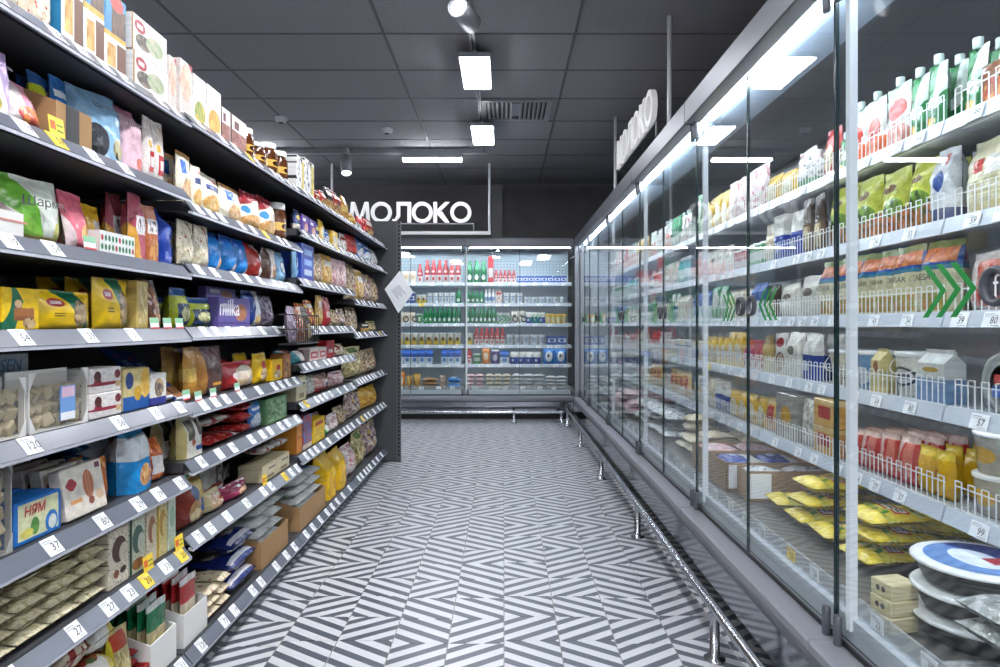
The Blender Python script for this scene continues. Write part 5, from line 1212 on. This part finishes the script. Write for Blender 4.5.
shelf_row('R', 1, 2, '''
762 774 285 bag brownbag back:1 = brown and white bag
775 793 284 bag whitebag back:1 = white bread bag
794 815 276 bag whitebag back:1 = white bread bag
816 834 258 gb caesar d:.08 yaw:9 = cream salad kit bag with orange top
835 853 256 gb caesar d:.08 yaw:9 = cream salad kit bag with orange top
854 871 254 gb caesar d:.08 yaw:9 = cream salad kit bag with orange top
872 888 250 gb caesar d:.08 yaw:9 = cream salad kit bag with orange top
889 912 246 gb caesar d:.08 yaw:9 = cream salad kit bag with orange top
913 943 240 gb caesar d:.09 yaw:9 = cream salad kit bag with orange top
''')
shelf_row('R', 1, 3, '''
761 769 336 gb goldpack back:1 = gold and cream pack
770 782 334 dp whitedp back:1 = white pouch with red badge
783 797 333 gb whitebag back:1 = white bag with dark emblem
798 815 334 gb bluelabel d:.07 back:1 = white bag with blue foot
817 846 350 buck bucketcream = cream bucket with lid
848 869 351 tub tubblue = blue tub with white lid
870 880 349 car cartonyellow d:.05 = pale yellow carton
882 914 352 buck tublogo = white bucket with round emblem
916 944 350 car cheesewedge d:.06 = white and blue gable carton
''')
shelf_row('R', 1, 4, '''
762 774 398 bag cheese back:1 = yellow cheese block with red label
775 796 394 box clearpack d:.06 = clear blister pack
797 812 400 bag filmwhite = grey film pack
813 836 400 box cheese d:.08 st:2 = yellow cheese block with red label
838 854 428 bag redfrank d:.06 back:2 = red sausage pack
855 872 430 bag redfrank d:.06 back:2 = red sausage pack
873 890 432 bag redfrank d:.06 back:2 = red sausage pack
891 909 435 bag redfrank d:.06 back:2 = red sausage pack
910 926 446 bag yellowfrank d:.06 back:2 = yellow sausage pack
927 944 452 bag yellowfrank d:.06 back:2 = yellow sausage pack
''')
# third to corner fridge: rows of smaller goods
rg_ = random.Random(21)
ROWS = [[('bag', ('whitedots', 'greenpack', 'whitebag', 'whitepink', 'yellowsmall', 'dpgreen'), 0.19, 0.26), ('dp', ('dpgreen', 'dporange', 'whitedp', 'bluelabel'), 0.17, 0.25), ('bot', ('tealbot', 'greenbot', 'redbot', 'whitebot'), 0.18, 0.24)],
        [('bag', ('creamfilm', 'whitepink', 'redwhitebag', 'pinkfilm', 'whitebag'), 0.12, 0.18), ('tub', ('redcup', 'whitecup', 'greencup'), 0.1, 0.13), ('bot', ('tealbot', 'greenbot', 'whitebot'), 0.14, 0.18)],
        [('bag', ('greenpack', 'whitebag', 'bluelabel', 'creamfilm'), 0.12, 0.18), ('bot', ('greenbot', 'whitebot', 'redbot'), 0.14, 0.18), ('car', ('bluecarton', 'creamcarton'), 0.14, 0.18)],
        [('gb', ('goldpack', 'creamfilm', 'yellowsmall'), 0.13, 0.18), ('bot', ('redbot', 'redbot', 'whitebot'), 0.13, 0.17), ('tub', ('yellowtub', 'whitecup', 'bluecup'), 0.09, 0.12)],
        [('bag', ('cheese', 'creamfilm', 'yellowsmall', 'bluelabel'), 0.12, 0.17), ('tub', ('whitecup', 'bluecup', 'yellowtub'), 0.09, 0.12), ('bag', ('redfrank', 'whitefilm', 'pinkfilm'), 0.1, 0.15)]]
KD = {'bag': 'film bag', 'dp': 'standing pouch', 'bot': 'drink bottle', 'tub': 'small tub', 'car': 'drink carton', 'gb': 'block bag'}
CD = {'whitedots': 'white dotted', 'greenpack': 'green and white', 'whitebag': 'plain white', 'whitepink': 'white and pink', 'yellowsmall': 'yellow', 'dpgreen': 'green-leafed', 'dporange': 'orange-footed', 'whitedp': 'white red-badged', 'bluelabel': 'white and blue', 'tealbot': 'teal', 'greenbot': 'dark green', 'redbot': 'red', 'whitebot': 'white', 'creamfilm': 'cream', 'redwhitebag': 'red and white', 'pinkfilm': 'pale pink', 'redcup': 'red', 'whitecup': 'white', 'greencup': 'green', 'bluecarton': 'blue', 'creamcarton': 'cream', 'goldpack': 'gold', 'yellowtub': 'yellow-footed', 'bluecup': 'blue', 'cheese': 'orange cheese', 'redfrank': 'red sausage', 'whitefilm': 'grey-flecked white'}
for m_ in (2, 3, 4, 5):
    y0, y1 = YH[m_] + 0.04, YH[m_ + 1] - 0.04
    if m_ == 5: y1 = 7.5
    for sh in range(5):
        y = y0; pl = '%s shelf, %s right fridge' % (ORD[sh], ['', '', 'third', 'fourth', 'fifth', 'corner'][m_])
        while y < y1 - 0.08:
            kd, prs, h0, h1 = rg_.choice(ROWS[sh]); pr = rg_.choice(prs); cnt = rg_.randint(2, 4)
            w_ = {'bot': 0.06, 'tub': 0.085, 'car': 0.07, 'dp': 0.1, 'gb': 0.1, 'bag': 0.12}[kd] * rg_.uniform(0.95, 1.2); h_ = rg_.uniform(h0, h1)
            for i in range(cnt):
                if y + w_ > y1: break
                d_ = w_ if kd in ('bot', 'tub') else default_depth(kd, w_)
                put(kd, w_ * 0.96, h_, d_, pr, (XG + 0.31 + d_ / 2, y + w_ / 2, FZ[sh] + 0.001), -PI / 2, CD[pr] + ' ' + KD[kd], pl, (y, 0), 0, rg_.uniform(-4, 4), None, i, kd == 'dp'); y += w_
            y += 0.006
# ------------------------------------------------------------------ back fridge
shelf_row('B', 0, 0, '''
396 402 273 car creamcarton = cream drink carton
402.5 409 273 car creamcarton = cream drink carton
409.5 416 273 car creamcarton = cream drink carton
417 422.5 266 bot redbot = red and white bottle
424 461 262 bot redbot n:6 wf:.93 = tall red and white bottle
466 487 263 bot greenbot n:3 wf:.93 = tall green bottle
488 493.5 258 car redcup d:.06 = white and red carton
494 516 272 bot redbot n:5 wf:.93 = small red and white bottle
517 534 278 box bluecup n:3 d:.06 = small blue and white pack
534.5 567 278 box bluecup n:5 d:.06 = small blue and white pack
''')
shelf_row('B', 0, 1, '''
396 415 294 tub bluecup n:3 wf:.94 = white and blue cup
416 426 297 tub yellowtub n:2 wf:.94 = yellow-footed cup
427 455 295 tub whitecup n:5 wf:.94 = white cup
455.5 461 292 bot greenbot = small green bottle
466 484 293 bot greenbot n:4 wf:.93 = small green bottle
484.5 495 291 bot whitebot n:3 wf:.93 = small white bottle
495.5 502 292 box whitered d:.06 = small brown and white pack
503 523 295 tub whitecup n:3 wf:.94 = white cup
524 567 299 tub whitecup n:6 wf:.94 = low white tub
''')
shelf_row('B', 0, 2, '''
396 415 314 car creamcarton n:3 d:.07 wf:.94 = white drink carton
416 422 316 tub greencup = green and white tub
423 461 310 bot greenbot n:8 wf:.93 = slim green bottle
466 496 310 bot greenbot n:7 wf:.93 = slim green bottle
497 510 315 tub whitecup n:2 wf:.94 = white tub
511 525 313 bag whitebag n:2 d:.06 = plain white cheese bag
526 545 314 bag bluelabel n:3 d:.05 = white and blue cheese bag
545.5 567 316 bag yellowsmall n:4 d:.05 = yellow cheese bag
''')
shelf_row('B', 0, 3, '''
396 461 335 tub yellowtub n:9 wf:.94 = white tub with yellow foot
466 473 335 tub yellowtub wf:.94 = white tub with yellow foot
474 505 330 bot redbot n:6 wf:.93 = red and white bottle
506 546 337 tub whitecup n:5 wf:.94 = white tub
547 567 338 box bluecup n:2 d:.08 = blue and white pack
''')
shelf_row('B', 0, 4, '''
396 433 352 car bluecarton n:5 d:.07 wf:.9 = blue milk carton
441 461 352 car bluecarton n:3 d:.07 wf:.9 = blue milk carton
466 472 350 bot redbot = pink-red bottle
473 481 356 tub greencup = green tub
482 490 350 bag orangepack d:.06 = orange bag
491 499 352 tub purplecup = purple tub
500 509 353 car bluecarton d:.07 = blue milk carton
510 541 354 bag bluelabel n:4 d:.06 = pale blue and white bag
543 567 351 bag bigblue n:2 d:.08 = big blue bag with white disc
''')
# ------------------------------------------------------------------ piles, trays and other special groups on the left
shelf_row('L', 0, 4, '''
90 128 372 box choccherry d:.06 st:2 = white chocolate box with cherry ribbon
2 61 349 box essen d:.08 in:.065 = big frosted box with blue lettering
62 88 352 box navy d:.08 in:.2 = dark navy carton at the back
''')
for q, (yy, z_, pl_) in enumerate(((1.943, ZB[0][4] + DZ, 'nearest'), (2.022, ZB[1][4] + DZ, 'second'))):
    put('box', 0.05, 0.235, 0.014, 'bluebar', (-XL - 0.012, yy, z_ + 0.010), PI / 2, 'long blue chocolate bar pack leaning back', 'fifth shelf, %s snack rack' % pl_, (0, 0), 52)
shelf_row('L', 0, 5, '''
114 131 462 bag orangefoil d:.04 in:.03 back:2 = orange foil snack pack
116 138 424 lay bluepack d:.15 in:.1 st:6 = blue soft pack in a pile
18 50 462 box nyam d:.05 in:.17 st:2 = blue-edged box at the back
''')
shelf_row('L', 1, 5, '''
219 250 437 lay redfoil d:.16 = red foil pack lying flat
219 247 416 lay whitered d:.14 z:.062 in:.02 free:1 = white and red pack lying on top
250.5 263 403 lay redfoil d:.15 st:3 = red foil pack in a pile
''')
shelf_row('L', 1, 3, '''
231 259 287 box alpinepurple d:.03 in:.05 st:3 = flat purple chocolate box at the back
''')
shelf_row('L', 0, 6, '''
-75 -24 470 lay waferblock d:.14 st:5 = clear-wrapped cream wafer block
-23 17 470 lay waferblock d:.14 st:5 = clear-wrapped cream wafer block
18 52 480 lay waferblock d:.14 st:5 = clear-wrapped cream wafer block
53 83 490 lay waferblock d:.14 st:5 = clear-wrapped cream wafer block
84 111 495 lay waferblock d:.14 st:5 = clear-wrapped cream wafer block
''')
shelf_row('L', 1, 6, '''
272 297 447 lay whitered d:.09 z:.105 n:2 = white and red pack on a carton
''')
shelf_row('L', 0, 7, '''
0 60 640 lay redcream d:.16 st:2 = red and cream packet in a low pile
61 94 626 lay redcream d:.16 st:3 = red and cream packet in a low pile
95 122 618 lay whiteredbox d:.14 st:3 = white and red packet in a pile
118 136 592 bag purplegold d:.06 in:.16 = purple and gold sweet bag
124 146 628 bag yellownet d:.07 = yellow netted bag with red top
''')
shelf_row('L', 1, 7, '''
219 231 585 lay creampack d:.15 st:3 = cream biscuit packet in a pile
232 241 572 lay creampack d:.15 st:3 = cream biscuit packet in a pile
242 266 530 lay navypack d:.2 st:3 = navy biscuit packet in a pile
''')
def ply(px, X=XL): return F * X / (VX - rem(0 if px < 192 else 1 if px < 301 else 2, px))
def open_tray(px0, px1, Z, h_, dp, m, lab, name='display_tray', X=XL, hb=None, cat='tray'):
    a, b = ply(px0, X), ply(px1, X); t = obj(name, None, None, (-X, (a + b) / 2, Z)); tag(t, lab, cat)
    w2 = (b - a) / 2; k = 0.004; hb = hb or h_
    obj('front_panel', boxmesh('front_panel', (-k, -w2, 0.001), (0, w2, h_), m), t)
    obj('rear_panel', boxmesh('rear_panel', (-dp, -w2, 0.001), (-dp + k, w2, hb), m), t)
    for s_ in (-1, 1):
        y0, y1 = sorted((s_ * w2, s_ * (w2 - k)))
        mb = MB(); mb.add([(x, y, z) for y in (y0, y1) for x, z in ((-k, 0.001), (-dp + k, 0.001), (-dp + k, hb), (-k, h_))], [(0, 1, 2, 3), (7, 6, 5, 4), (3, 2, 6, 7), (0, 4, 5, 1), (0, 3, 7, 4), (1, 5, 6, 2)])
        obj('side_panel', mb.build('side_panel', m), t)
    obj('tray_floor', boxmesh('tray_floor', (-dp + k, -w2 + k, 0.001), (-k, w2 - k, 0.005), m), t)
    return t, a, b
M_card = mat('cardboard_brown', 'a8845a', 0.85, mottle=0.3, mscale=30); M_cardw = mat('cardboard_white', 'dcdad6', 0.7); M_cardo = mat('cardboard_orange', 'cf8a34', 0.7)
Z1 = ZB[0][1] + DZ; t, a, b = open_tray(56, 92, Z1, 0.085, 0.2, M_card, 'brown cardboard tray with black corner, second shelf, nearest snack rack', hb=0.16)
obj('black_band', boxmesh('black_band', (0.0003, -0.03, 0.002), (0.0012, 0.015, 0.084), M_dark), t)
put('bag', 0.05, 0.15, 0.04, 'limeblack', (-XL - 0.05, a + 0.034, Z1 + 0.006), PI / 2, 'yellow and black pouch inside the brown tray', 'second shelf, nearest snack rack', (0, 0), 8)
for q in range(3): put('bag', 0.055, 0.16, 0.03, 'bluewhite', (-XL - 0.05 - 0.036 * q, a + 0.092, Z1 + 0.006), PI / 2, 'blue bag inside the brown tray', 'second shelf, nearest snack rack', (q, 0), 4)
Z2 = ZB[0][2] + DZ; t, a, b = open_tray(-24, 23.5, Z2, 0.05, 0.16, M_cardw, 'white slanted display tray with red bags, third shelf, nearest snack rack', hb=0.14)
obj('print_lines', boxmesh('print_lines', (0.0003, -0.06, 0.03), (0.0008, 0.07, 0.034), mat('line_red', 'c8837c', 0.6)), t)
for q in range(2): put('bag', b - a - 0.03, 0.15, 0.055, 'reddisplay', (-XL - 0.045 - 0.06 * q, (a + b) / 2, Z2 + 0.006), PI / 2, 'red bag inside the white display tray', 'third shelf, nearest snack rack', (q, 0), 6)
t, a, b = open_tray(101, 141, Z2, 0.055, 0.06, M_cardw, 'white tray with green and red dots, third shelf, nearest snack rack')
mb = MB(); mb.box((-(b - a) / 2, -0.0012, 0.001), ((b - a) / 2, -0.0004, 0.055)); obj('dotted_print', mb.build('dotted_print', print_mat('dots')), t, (0, 0, 0), (0, 0, PI / 2))
# biscuits in clear-fronted packs
M_ck = mat('biscuit', 'ecd9b4', 0.8, mottle=0.4, mscale=60); M_film = glass_mat('pack_film', (0.93, 0.93, 0.92, 1), 0.05, 0.08, 0.03)
ck = MB(); ck.box((-0.014, -0.012, -0.014), (0.014, 0.012, 0.014), 0, 0.004); ck_me = ck.build('biscuit', M_ck)
rc = random.Random(5)
def biscuit_pack(px0, px1, Z, h_, lab, sticker=True, m=None):
    a, b = ply(px0), ply(px1); wd = (b - a) * 0.97; dp = 0.05
    t = obj('biscuit_pack', None, None, (-XL - dp / 2, (a + b) / 2, Z + 0.001), (0, 0, PI / 2)); tag(t, lab, 'biscuit pack', 'clear biscuit packs')
    mb = MB(); w2 = wd / 2
    for lo, hi in (((-w2, dp / 2 - 0.003, 0), (w2, dp / 2, h_)), ((-w2, -dp / 2, 0), (w2, dp / 2, 0.003)), ((-w2, -dp / 2, 0), (-w2 + 0.003, -dp / 2 + 0.012, h_)), ((w2 - 0.003, -dp / 2, 0), (w2, -dp / 2 + 0.012, h_))): mb.box(lo, hi)
    obj('carton_tray', mb.build('carton_tray', m or M_cardw), t)
    c = min(wd, h_) * 0.3
    for sx in (-1, 1):
        for sz_ in (0, 1):
            x0, z0 = sx * w2, h_ * sz_; p = [(x0, z0), (x0 - sx * c * 0.55, z0), (x0, z0 + (c if sz_ == 0 else -c))]
            mb = MB(); mb.prism(p, -dp / 2 - 0.002, -dp / 2 - 0.0005); obj('corner_flap', mb.build('corner_flap', m or M_cardw), t)
    obj('clear_film', boxmesh('clear_film', (-w2 + 0.003, -dp / 2 - 0.0004, 0.003), (w2 - 0.003, -dp / 2 + 0.0004, h_ - 0.003), M_film), t)
    nx, nz = max(2, int(wd / 0.031)), max(2, int(h_ * 0.95 / 0.03))
    for i in range(nx):
        for j in range(nz):
            obj('biscuit', ck_me, t, (-w2 + 0.018 + i * (wd - 0.036) / max(1, nx - 1) + rc.uniform(-0.003, 0.003), -dp / 2 + 0.02 + rc.uniform(0, 0.008), 0.019 + j * 0.029), (rc.uniform(-0.5, 0.5), rc.uniform(-0.6, 0.6), rc.uniform(-0.4, 0.4)))
    if sticker:
        q = obj('sticker', boxmesh('sticker', (-0.002, -dp / 2 - 0.003, h_ * 0.12), (w2 * 0.5, -dp / 2 - 0.001, h_ * 0.72), mat('sticker_blue', '6f9ad0', 0.5)), t)
        obj('sticker_foot', boxmesh('sticker_foot', (-0.001, -dp / 2 - 0.0036, h_ * 0.125), (w2 * 0.49, -dp / 2 - 0.003, h_ * 0.26), M_tag), t)
        obj('sticker_flower', boxmesh('sticker_flower', (0.002, -dp / 2 - 0.0036, h_ * 0.52), (w2 * 0.46, -dp / 2 - 0.003, h_ * 0.7), mat('sticker_pink', 'd8b4c8', 0.5)), t)
Z4 = ZB[0][4] + DZ
biscuit_pack(-36, 26, Z4, 0.118, 'clear pack of square biscuits cut by the left edge, fifth shelf', False)
biscuit_pack(27.5, 88, Z4, 0.125, 'clear pack of square biscuits with blue sticker, fifth shelf')
Z5 = ZB[0][5] + DZ
biscuit_pack(-40, 12.5, Z5, 0.185, 'clear tall pack of square biscuits, sixth shelf, left edge', False, mat('pack_grey', 'a8a8a4', 0.5))
# white tray of stick packs on the bottom shelf
Z7 = ZB[0][7] + DZ
t, a, b = open_tray(160, 189.5, Z7, 0.10, 0.26, M_cardw, 'white cardboard tray of green-topped packets, bottom shelf', hb=0.19)
for q in range(9): put('bag', 0.10, 0.19 + 0.004 * (q % 3), 0.026, 'greenstick', (-XL - 0.022 - 0.026 * q, a + 0.068, Z7 + 0.006), PI / 2, 'green-topped packet in the white tray', 'bottom shelf, nearest snack rack', (q, 0), 0, 0, None, q)
t, a, b = open_tray(194.5, 217, Z7, 0.10, 0.26, M_cardw, 'white cardboard tray of red-topped packets, bottom shelf', hb=0.19)
for q in range(9): put('bag', 0.10, 0.19 + 0.004 * (q % 3), 0.026, 'redstick', (-XL - 0.022 - 0.026 * q, a + 0.068, Z7 + 0.006), PI / 2, 'red-topped packet in the white tray', 'bottom shelf, second snack rack', (q, 0), 0, 0, None, q)
t, a, b = open_tray(147, 158.5, Z7, 0.06, 0.2, mat('tray_red', '9c2a26', 0.6), 'red open tray of packets, bottom shelf, nearest snack rack')
for q in range(4): put('lay', b - a - 0.02, 0.026, 0.13, 'redtray', (-XL - 0.09, (a + b) / 2, Z7 + 0.006 + 0.026 * q), PI / 2, 'red packet in the red tray', 'bottom shelf, nearest snack rack', (q, 0))
for n_, (p0, p1) in enumerate(((270, 296), (305, 331))):
    t, a, b = open_tray(p0, p1, Z7, 0.11, 0.3, M_card, 'brown cardboard tray of white packets, bottom shelf, %s snack rack' % SECN[1 + n_], hb=0.2)
    for q in range(5):
        for r_ in range(2): put('lay', (b - a) / 2 - 0.014, 0.045, 0.26, 'whitebluepack', (-XL - 0.15, a + (b - a) * (0.26 + 0.48 * r_), Z7 + 0.006 + 0.046 * q), PI / 2, 'white and blue packet in the brown tray', 'bottom shelf, %s snack rack' % SECN[1 + n_], (q, r_), 0, 0, None, q + r_)
# black wire basket clipped to the third rack
Yb0, Yb1 = 2.72, 3.04; Zc = ZB[1][3] + DZ
t = obj('wire_basket', None, None, (-0.84, (Yb0 + Yb1) / 2, Zc - 0.07)); tag(t, 'black wire basket hanging on the front of the second snack rack', 'basket')
mb = MB(); w2 = (Yb1 - Yb0) / 2
for z in (0.0, 0.06, 0.12):
    for p, q in (((0, -w2, z), (0, w2, z)), ((-0.07, -w2, z), (-0.07, w2, z)), ((0, -w2, z), (-0.07, -w2, z)), ((0, w2, z), (-0.07, w2, z))): mb.rod(p, q, 0.003, 6)
obj('rim_wires', mb.build('rim_wires', M_dark), t)
mb = MB()
for k in range(11):
    y = -w2 + 2 * w2 * k / 10; mb.rod((0, y, 0), (0, y, 0.12), 0.002, 4); mb.rod((0, y, 0), (-0.07, y, 0), 0.002, 4)
obj('mesh_wires', mb.build('mesh_wires', M_dark), t)
for q in range(3): put('bag', 0.09, 0.15, 0.045, ('purplefoil', 'brownclear', 'brownbag')[q], (-0.875, Yb0 + 0.06 + 0.1 * q, Zc - 0.064), PI / 2, ('purple foil bag', 'clear brown bag', 'dark brown bag')[q] + ' inside the black wire basket', 'second snack rack', (q, 0), 6)
# shelf talkers
gt = MB(); gt.box((-0.022, 0, 0), (0.022, 0.001, 0.03), 0); gt.box((-0.022, -0.0006, 0.016), (0.022, 0, 0.03), 1); gt.box((-0.022, -0.0006, 0), (0.022, 0, 0.004), 2)
gt_me = gt.build('shelf_talker', [M_tag, mat('talker_green', '8cc09a', 0.5), mat('talker_red', 'd0484a', 0.5)])
yt_ = MB(); yt_.box((-0.024, 0, 0), (0.024, 0.001, 0.04), 0); yt_.box((-0.02, -0.0006, 0.012), (-0.004, 0, 0.03), 1); yt_.box((0.0, -0.0006, 0.01), (0.02, 0, 0.014), 2); yt_.box((0.0, -0.0006, 0.022), (0.02, 0, 0.026), 2)
yt_me = yt_.build('shelf_talker', [M_tagy, mat('talker_orange', 'd8642a', 0.5), mat('talker_dark', '6a8a3a', 0.5)])
for (s_, i_), pxs, me in (((0, 3), (153, 166, 178), gt_me), ((0, 2), (88, ), gt_me), ((0, 4), (185,), gt_me), ((1, 4), (197, 212, 236), gt_me), ((0, 6), (147, 178), yt_me), ((1, 6), (264,), yt_me), ((0, 1), (55,), yt_me)):
    sh, O = SHELF[s_, i_]
    for px in pxs: obj('shelf_talker', me, sh, Vector((-XF - DX + 0.006, F * (XF + DX) / (VX - px), ZB[s_][i_] + DZ + 0.001)) - O, (-0.12, 0, PI / 2))
# ------------------------------------------------------------------ fridge floors and odd goods
shelf_row('R', 0, 4, '''
957 1000 432 tub clearpack st:2 = clear stacked tub with grey lid
''')
t = obj('round_pack', None, None, (XG + 0.335, 1.585, FZ[3] + 0.0735), (PI / 2, 0, -PI / 2)); T.append((t, 'round grey pack with red and blue label', 'fourth shelf, nearest right fridge', (0, 0))); t['category'] = 'round pack'
mb = MB(); mb.lathe([(0.055, -0.02), (0.068, -0.016), (0.072, 0.01), (0.072, 0.016), (0.062, 0.018), (0.058, 0.012)], 28); obj('dish', mb.build('dish', mat('dish_grey', '9a9d9c', 0.2)), t)
mb = MB(); mb.lathe([(0.0, 0.013), (0.045, 0.013)], 24); obj('paper_label', mb.build('paper_label', mat('label_white', 'e6e6e2', 0.5)), t)
mb = MB(); mb.box((-0.03, -0.004, 0.0135), (0.03, 0.02, 0.0145)); q = obj('red_print', mb.build('red_print', mat('print_red', 'b83a34', 0.5)), t)
mb = MB(); mb.box((-0.035, -0.035, 0.0135), (0.03, -0.008, 0.0145)); q = obj('blue_print', mb.build('blue_print', mat('print_blue', '3a6ac0', 0.5)), t)
rp = random.Random(9)
def heap(n, pr, x0, x1, y0, y1, wd, dp, th, desc, place, lay=3, slope=0.0, kind='lay', jit=0.12):
    k = 0
    cols = max(1, int((y1 - y0) / (wd * 1.04))); rows = max(1, int((x1 - x0) / (dp * 1.0)))
    for l in range(lay):
        for r_ in range(rows):
            for c in range(cols):
                if k >= n: return
                if l and rp.random() < 0.25: continue
                x = x0 + (r_ + 0.5) * (x1 - x0) / rows + rp.uniform(-0.008, 0.008) + 0.012 * l; y = y0 + (c + 0.5) * (y1 - y0) / cols + rp.uniform(-0.006, 0.006)
                o = put(kind, wd, th, dp, pr, (x, y, DECK + 0.004 + l * th * 1.04 + slope * (x - x0)), -PI / 2, desc, place, (y, l, x), rp.uniform(-3, 3), math.degrees(rp.uniform(-jit, jit)), None, k); k += 1
heap(34, 'yellowpack', 1.06, 1.5, 1.98, 2.8, 0.17, 0.2, 0.055, 'yellow packet in the heap', 'second right fridge floor', 3, 0.12)
heap(24, 'creamfilm', 1.02, 1.5, 3.62, 4.1, 0.15, 0.18, 0.048, 'cream film packet in the heap', 'third right fridge floor', 4, 0.1)
heap(24, 'whitefilm', 1.0, 1.5, 4.28, 5.4, 0.17, 0.2, 0.05, 'white film packet in the heap', 'fourth right fridge floor', 3, 0.1)
heap(20, 'pinkfilm', 1.0, 1.5, 5.53, 6.65, 0.18, 0.2, 0.05, 'pink film packet in the heap', 'fifth right fridge floor', 3, 0.1)
heap(16, 'whitefilm', 1.0, 1.5, 6.8, 7.45, 0.18, 0.2, 0.05, 'white film packet in the heap', 'corner right fridge floor', 3, 0.1)
def cardboard_box(x0, x1, y0, y1, h_, lab):
    t = obj('cardboard_box', None, None, ((x0 + x1) / 2, (y0 + y1) / 2, DECK + 0.001)); tag(t, lab, 'box', 'cardboard boxes on the fridge floor')
    a, b = (x1 - x0) / 2, (y1 - y0) / 2; mb = MB(); k = 0.004
    for lo, hi in (((-a, -b, 0), (a, b, 0.004)), ((-a, -b, 0), (a, -b + k, h_)), ((-a, b - k, 0), (a, b, h_)), ((-a, -b, 0), (-a + k, b, h_)), ((a - k, -b, 0), (a, b, h_))): mb.box(lo, hi)
    obj('carton', mb.build('carton', M_card), t)
    obj('paper_label', boxmesh('paper_label', (-a + 0.01, -b - 0.0012, 0.015), (-a + 0.1, -b - 0.0003, h_ - 0.01), M_tag), t)
    return t
for k, (x0, x1, y0, y1, pr) in enumerate(((1.03, 1.4, 2.84, 2.97, 'whitefilm'), (1.0, 1.4, 3.02, 3.28, 'bluelabel'), (1.0, 1.4, 3.31, 3.57, 'pinkfilm'))):
    cardboard_box(x0, x1, y0, y1, 0.13, 'brown cardboard box with white label, %s from camera, on the fridge floor' % ('first', 'second', 'third')[k])
    for q in range(2): put('lay', (y1 - y0) * 0.9, 0.05, 0.17, pr, ((x0 + x1) / 2 - 0.09 + 0.18 * q, (y0 + y1) / 2, DECK + 0.09), -PI / 2, 'soft pack lying in the cardboard box', 'fridge floor, ' + ('nearest', 'middle', 'farthest')[k] + ' box', (q, 0), 0, 0, None, k + q)
# nearest fridge floor: black trays, small parcels, film packs
for k in range(3):
    z = DECK + 0.002 + k * 0.066
    t = obj('round_tray', None, None, (1.135, 1.60, z)); T.append((t, 'black round food tray with white rim', ('at the bottom', 'in the middle', 'on top')[k] + ' of the stack, nearest fridge floor', (k, 0))); t['category'] = 'food tray'
    mb = MB(); mb.lathe([(0.11, 0.0), (0.118, 0.004), (0.138, 0.05)], 32); obj('dish', mb.build('dish', mat('dish_black', '141212', 0.5)), t)
    mb = MB(); mb.lathe([(0.138, 0.048), (0.146, 0.05), (0.146, 0.056), (0.138, 0.059), (0.0, 0.0595)], 32); obj('lid', mb.build('lid', M_cap), t)
    if k == 2:
        mb = MB(); mb.lathe([(0.0, 0.0605), (0.118, 0.0602)], 32); mb.uv = [(p[0] / 0.24 + 0.5, p[1] / 0.24 + 0.5) for p in mb.v]; obj('lid_print', mb.build('lid_print', print_mat('traylabel')), t)
for k in range(3): put('box', 0.07, 0.038, 0.08, 'parcel', (0.962 + 0.004 * k, 1.66 + 0.004 * k, DECK + 0.002 + 0.039 * k), -PI / 2, 'small cream parcel with two dark spots', 'stacked on nearest fridge floor', (k, 0), 0, 12)
heap(12, 'greyfilm', 0.93, 1.10, 1.14, 1.44, 0.14, 0.17, 0.045, 'grey clear film packet', 'nearest right fridge floor', 4, 0.0)
put('bag', 0.20, 0.17, 0.03, 'filmwhite', (1.34, 1.58, DECK + 0.1), -PI / 2, 'white film sheet standing behind the black trays', 'nearest right fridge floor', (0, 0), 25, 10)
shelf_row('B', 0, 5, '''
396 405 374 bag orangepack d:.08 = orange-brown bag
406 412 378 bag goldbag d:.08 = gold bag
413 420 376 bag goldbag d:.08 = gold bag
421 438 380 lay sausage d:.12 st:3 = brown sausage pack in a pile
439 446 377 bag candymix d:.08 = speckled bag
447 461 379 lay bigblue d:.12 st:2 = blue pack lying
466 484 376 lay pinkfilm d:.12 n:2 st:4 = pink film pack in a pile
485 511 376 lay creamfilm d:.12 n:3 st:4 = cream film pack in a pile
512 545 376 lay whitefilm d:.12 n:3 st:4 = white film pack in a pile
546 567 378 lay whitefilm d:.12 n:2 st:4 = white film pack in a pile
''')
# ------------------------------------------------------------------ labels of the goods
def finish_labels():
    by = {}
    for o, desc, place, key in T: by.setdefault((desc, place), []).append((key, o))
    W = ['first', 'second', 'third', 'fourth', 'fifth', 'sixth', 'seventh', 'eighth', 'ninth', 'tenth', 'eleventh', 'twelfth', 'thirteenth', 'fourteenth', 'fifteenth', 'sixteenth', 'seventeenth', 'eighteenth', 'nineteenth', 'twentieth']
    W += ['twenty-' + w_ for w_ in W[:9]] + ['thirtieth'] + ['thirty-' + w_ for w_ in W[:9]]
    for (desc, place), L_ in by.items():
        L_.sort(key=lambda q: q[0]); back = 'back fridge' in place
        for i, (k, o) in enumerate(L_):
            if len(L_) == 1: lab = '%s, %s' % (desc, place)
            else: lab = '%s, %s %s, %s' % (desc, W[i] if i < 39 else 'last', 'from left' if back else 'from camera', place); o['group'] = desc + ' ' + place
            o['label'] = lab
finish_labels()
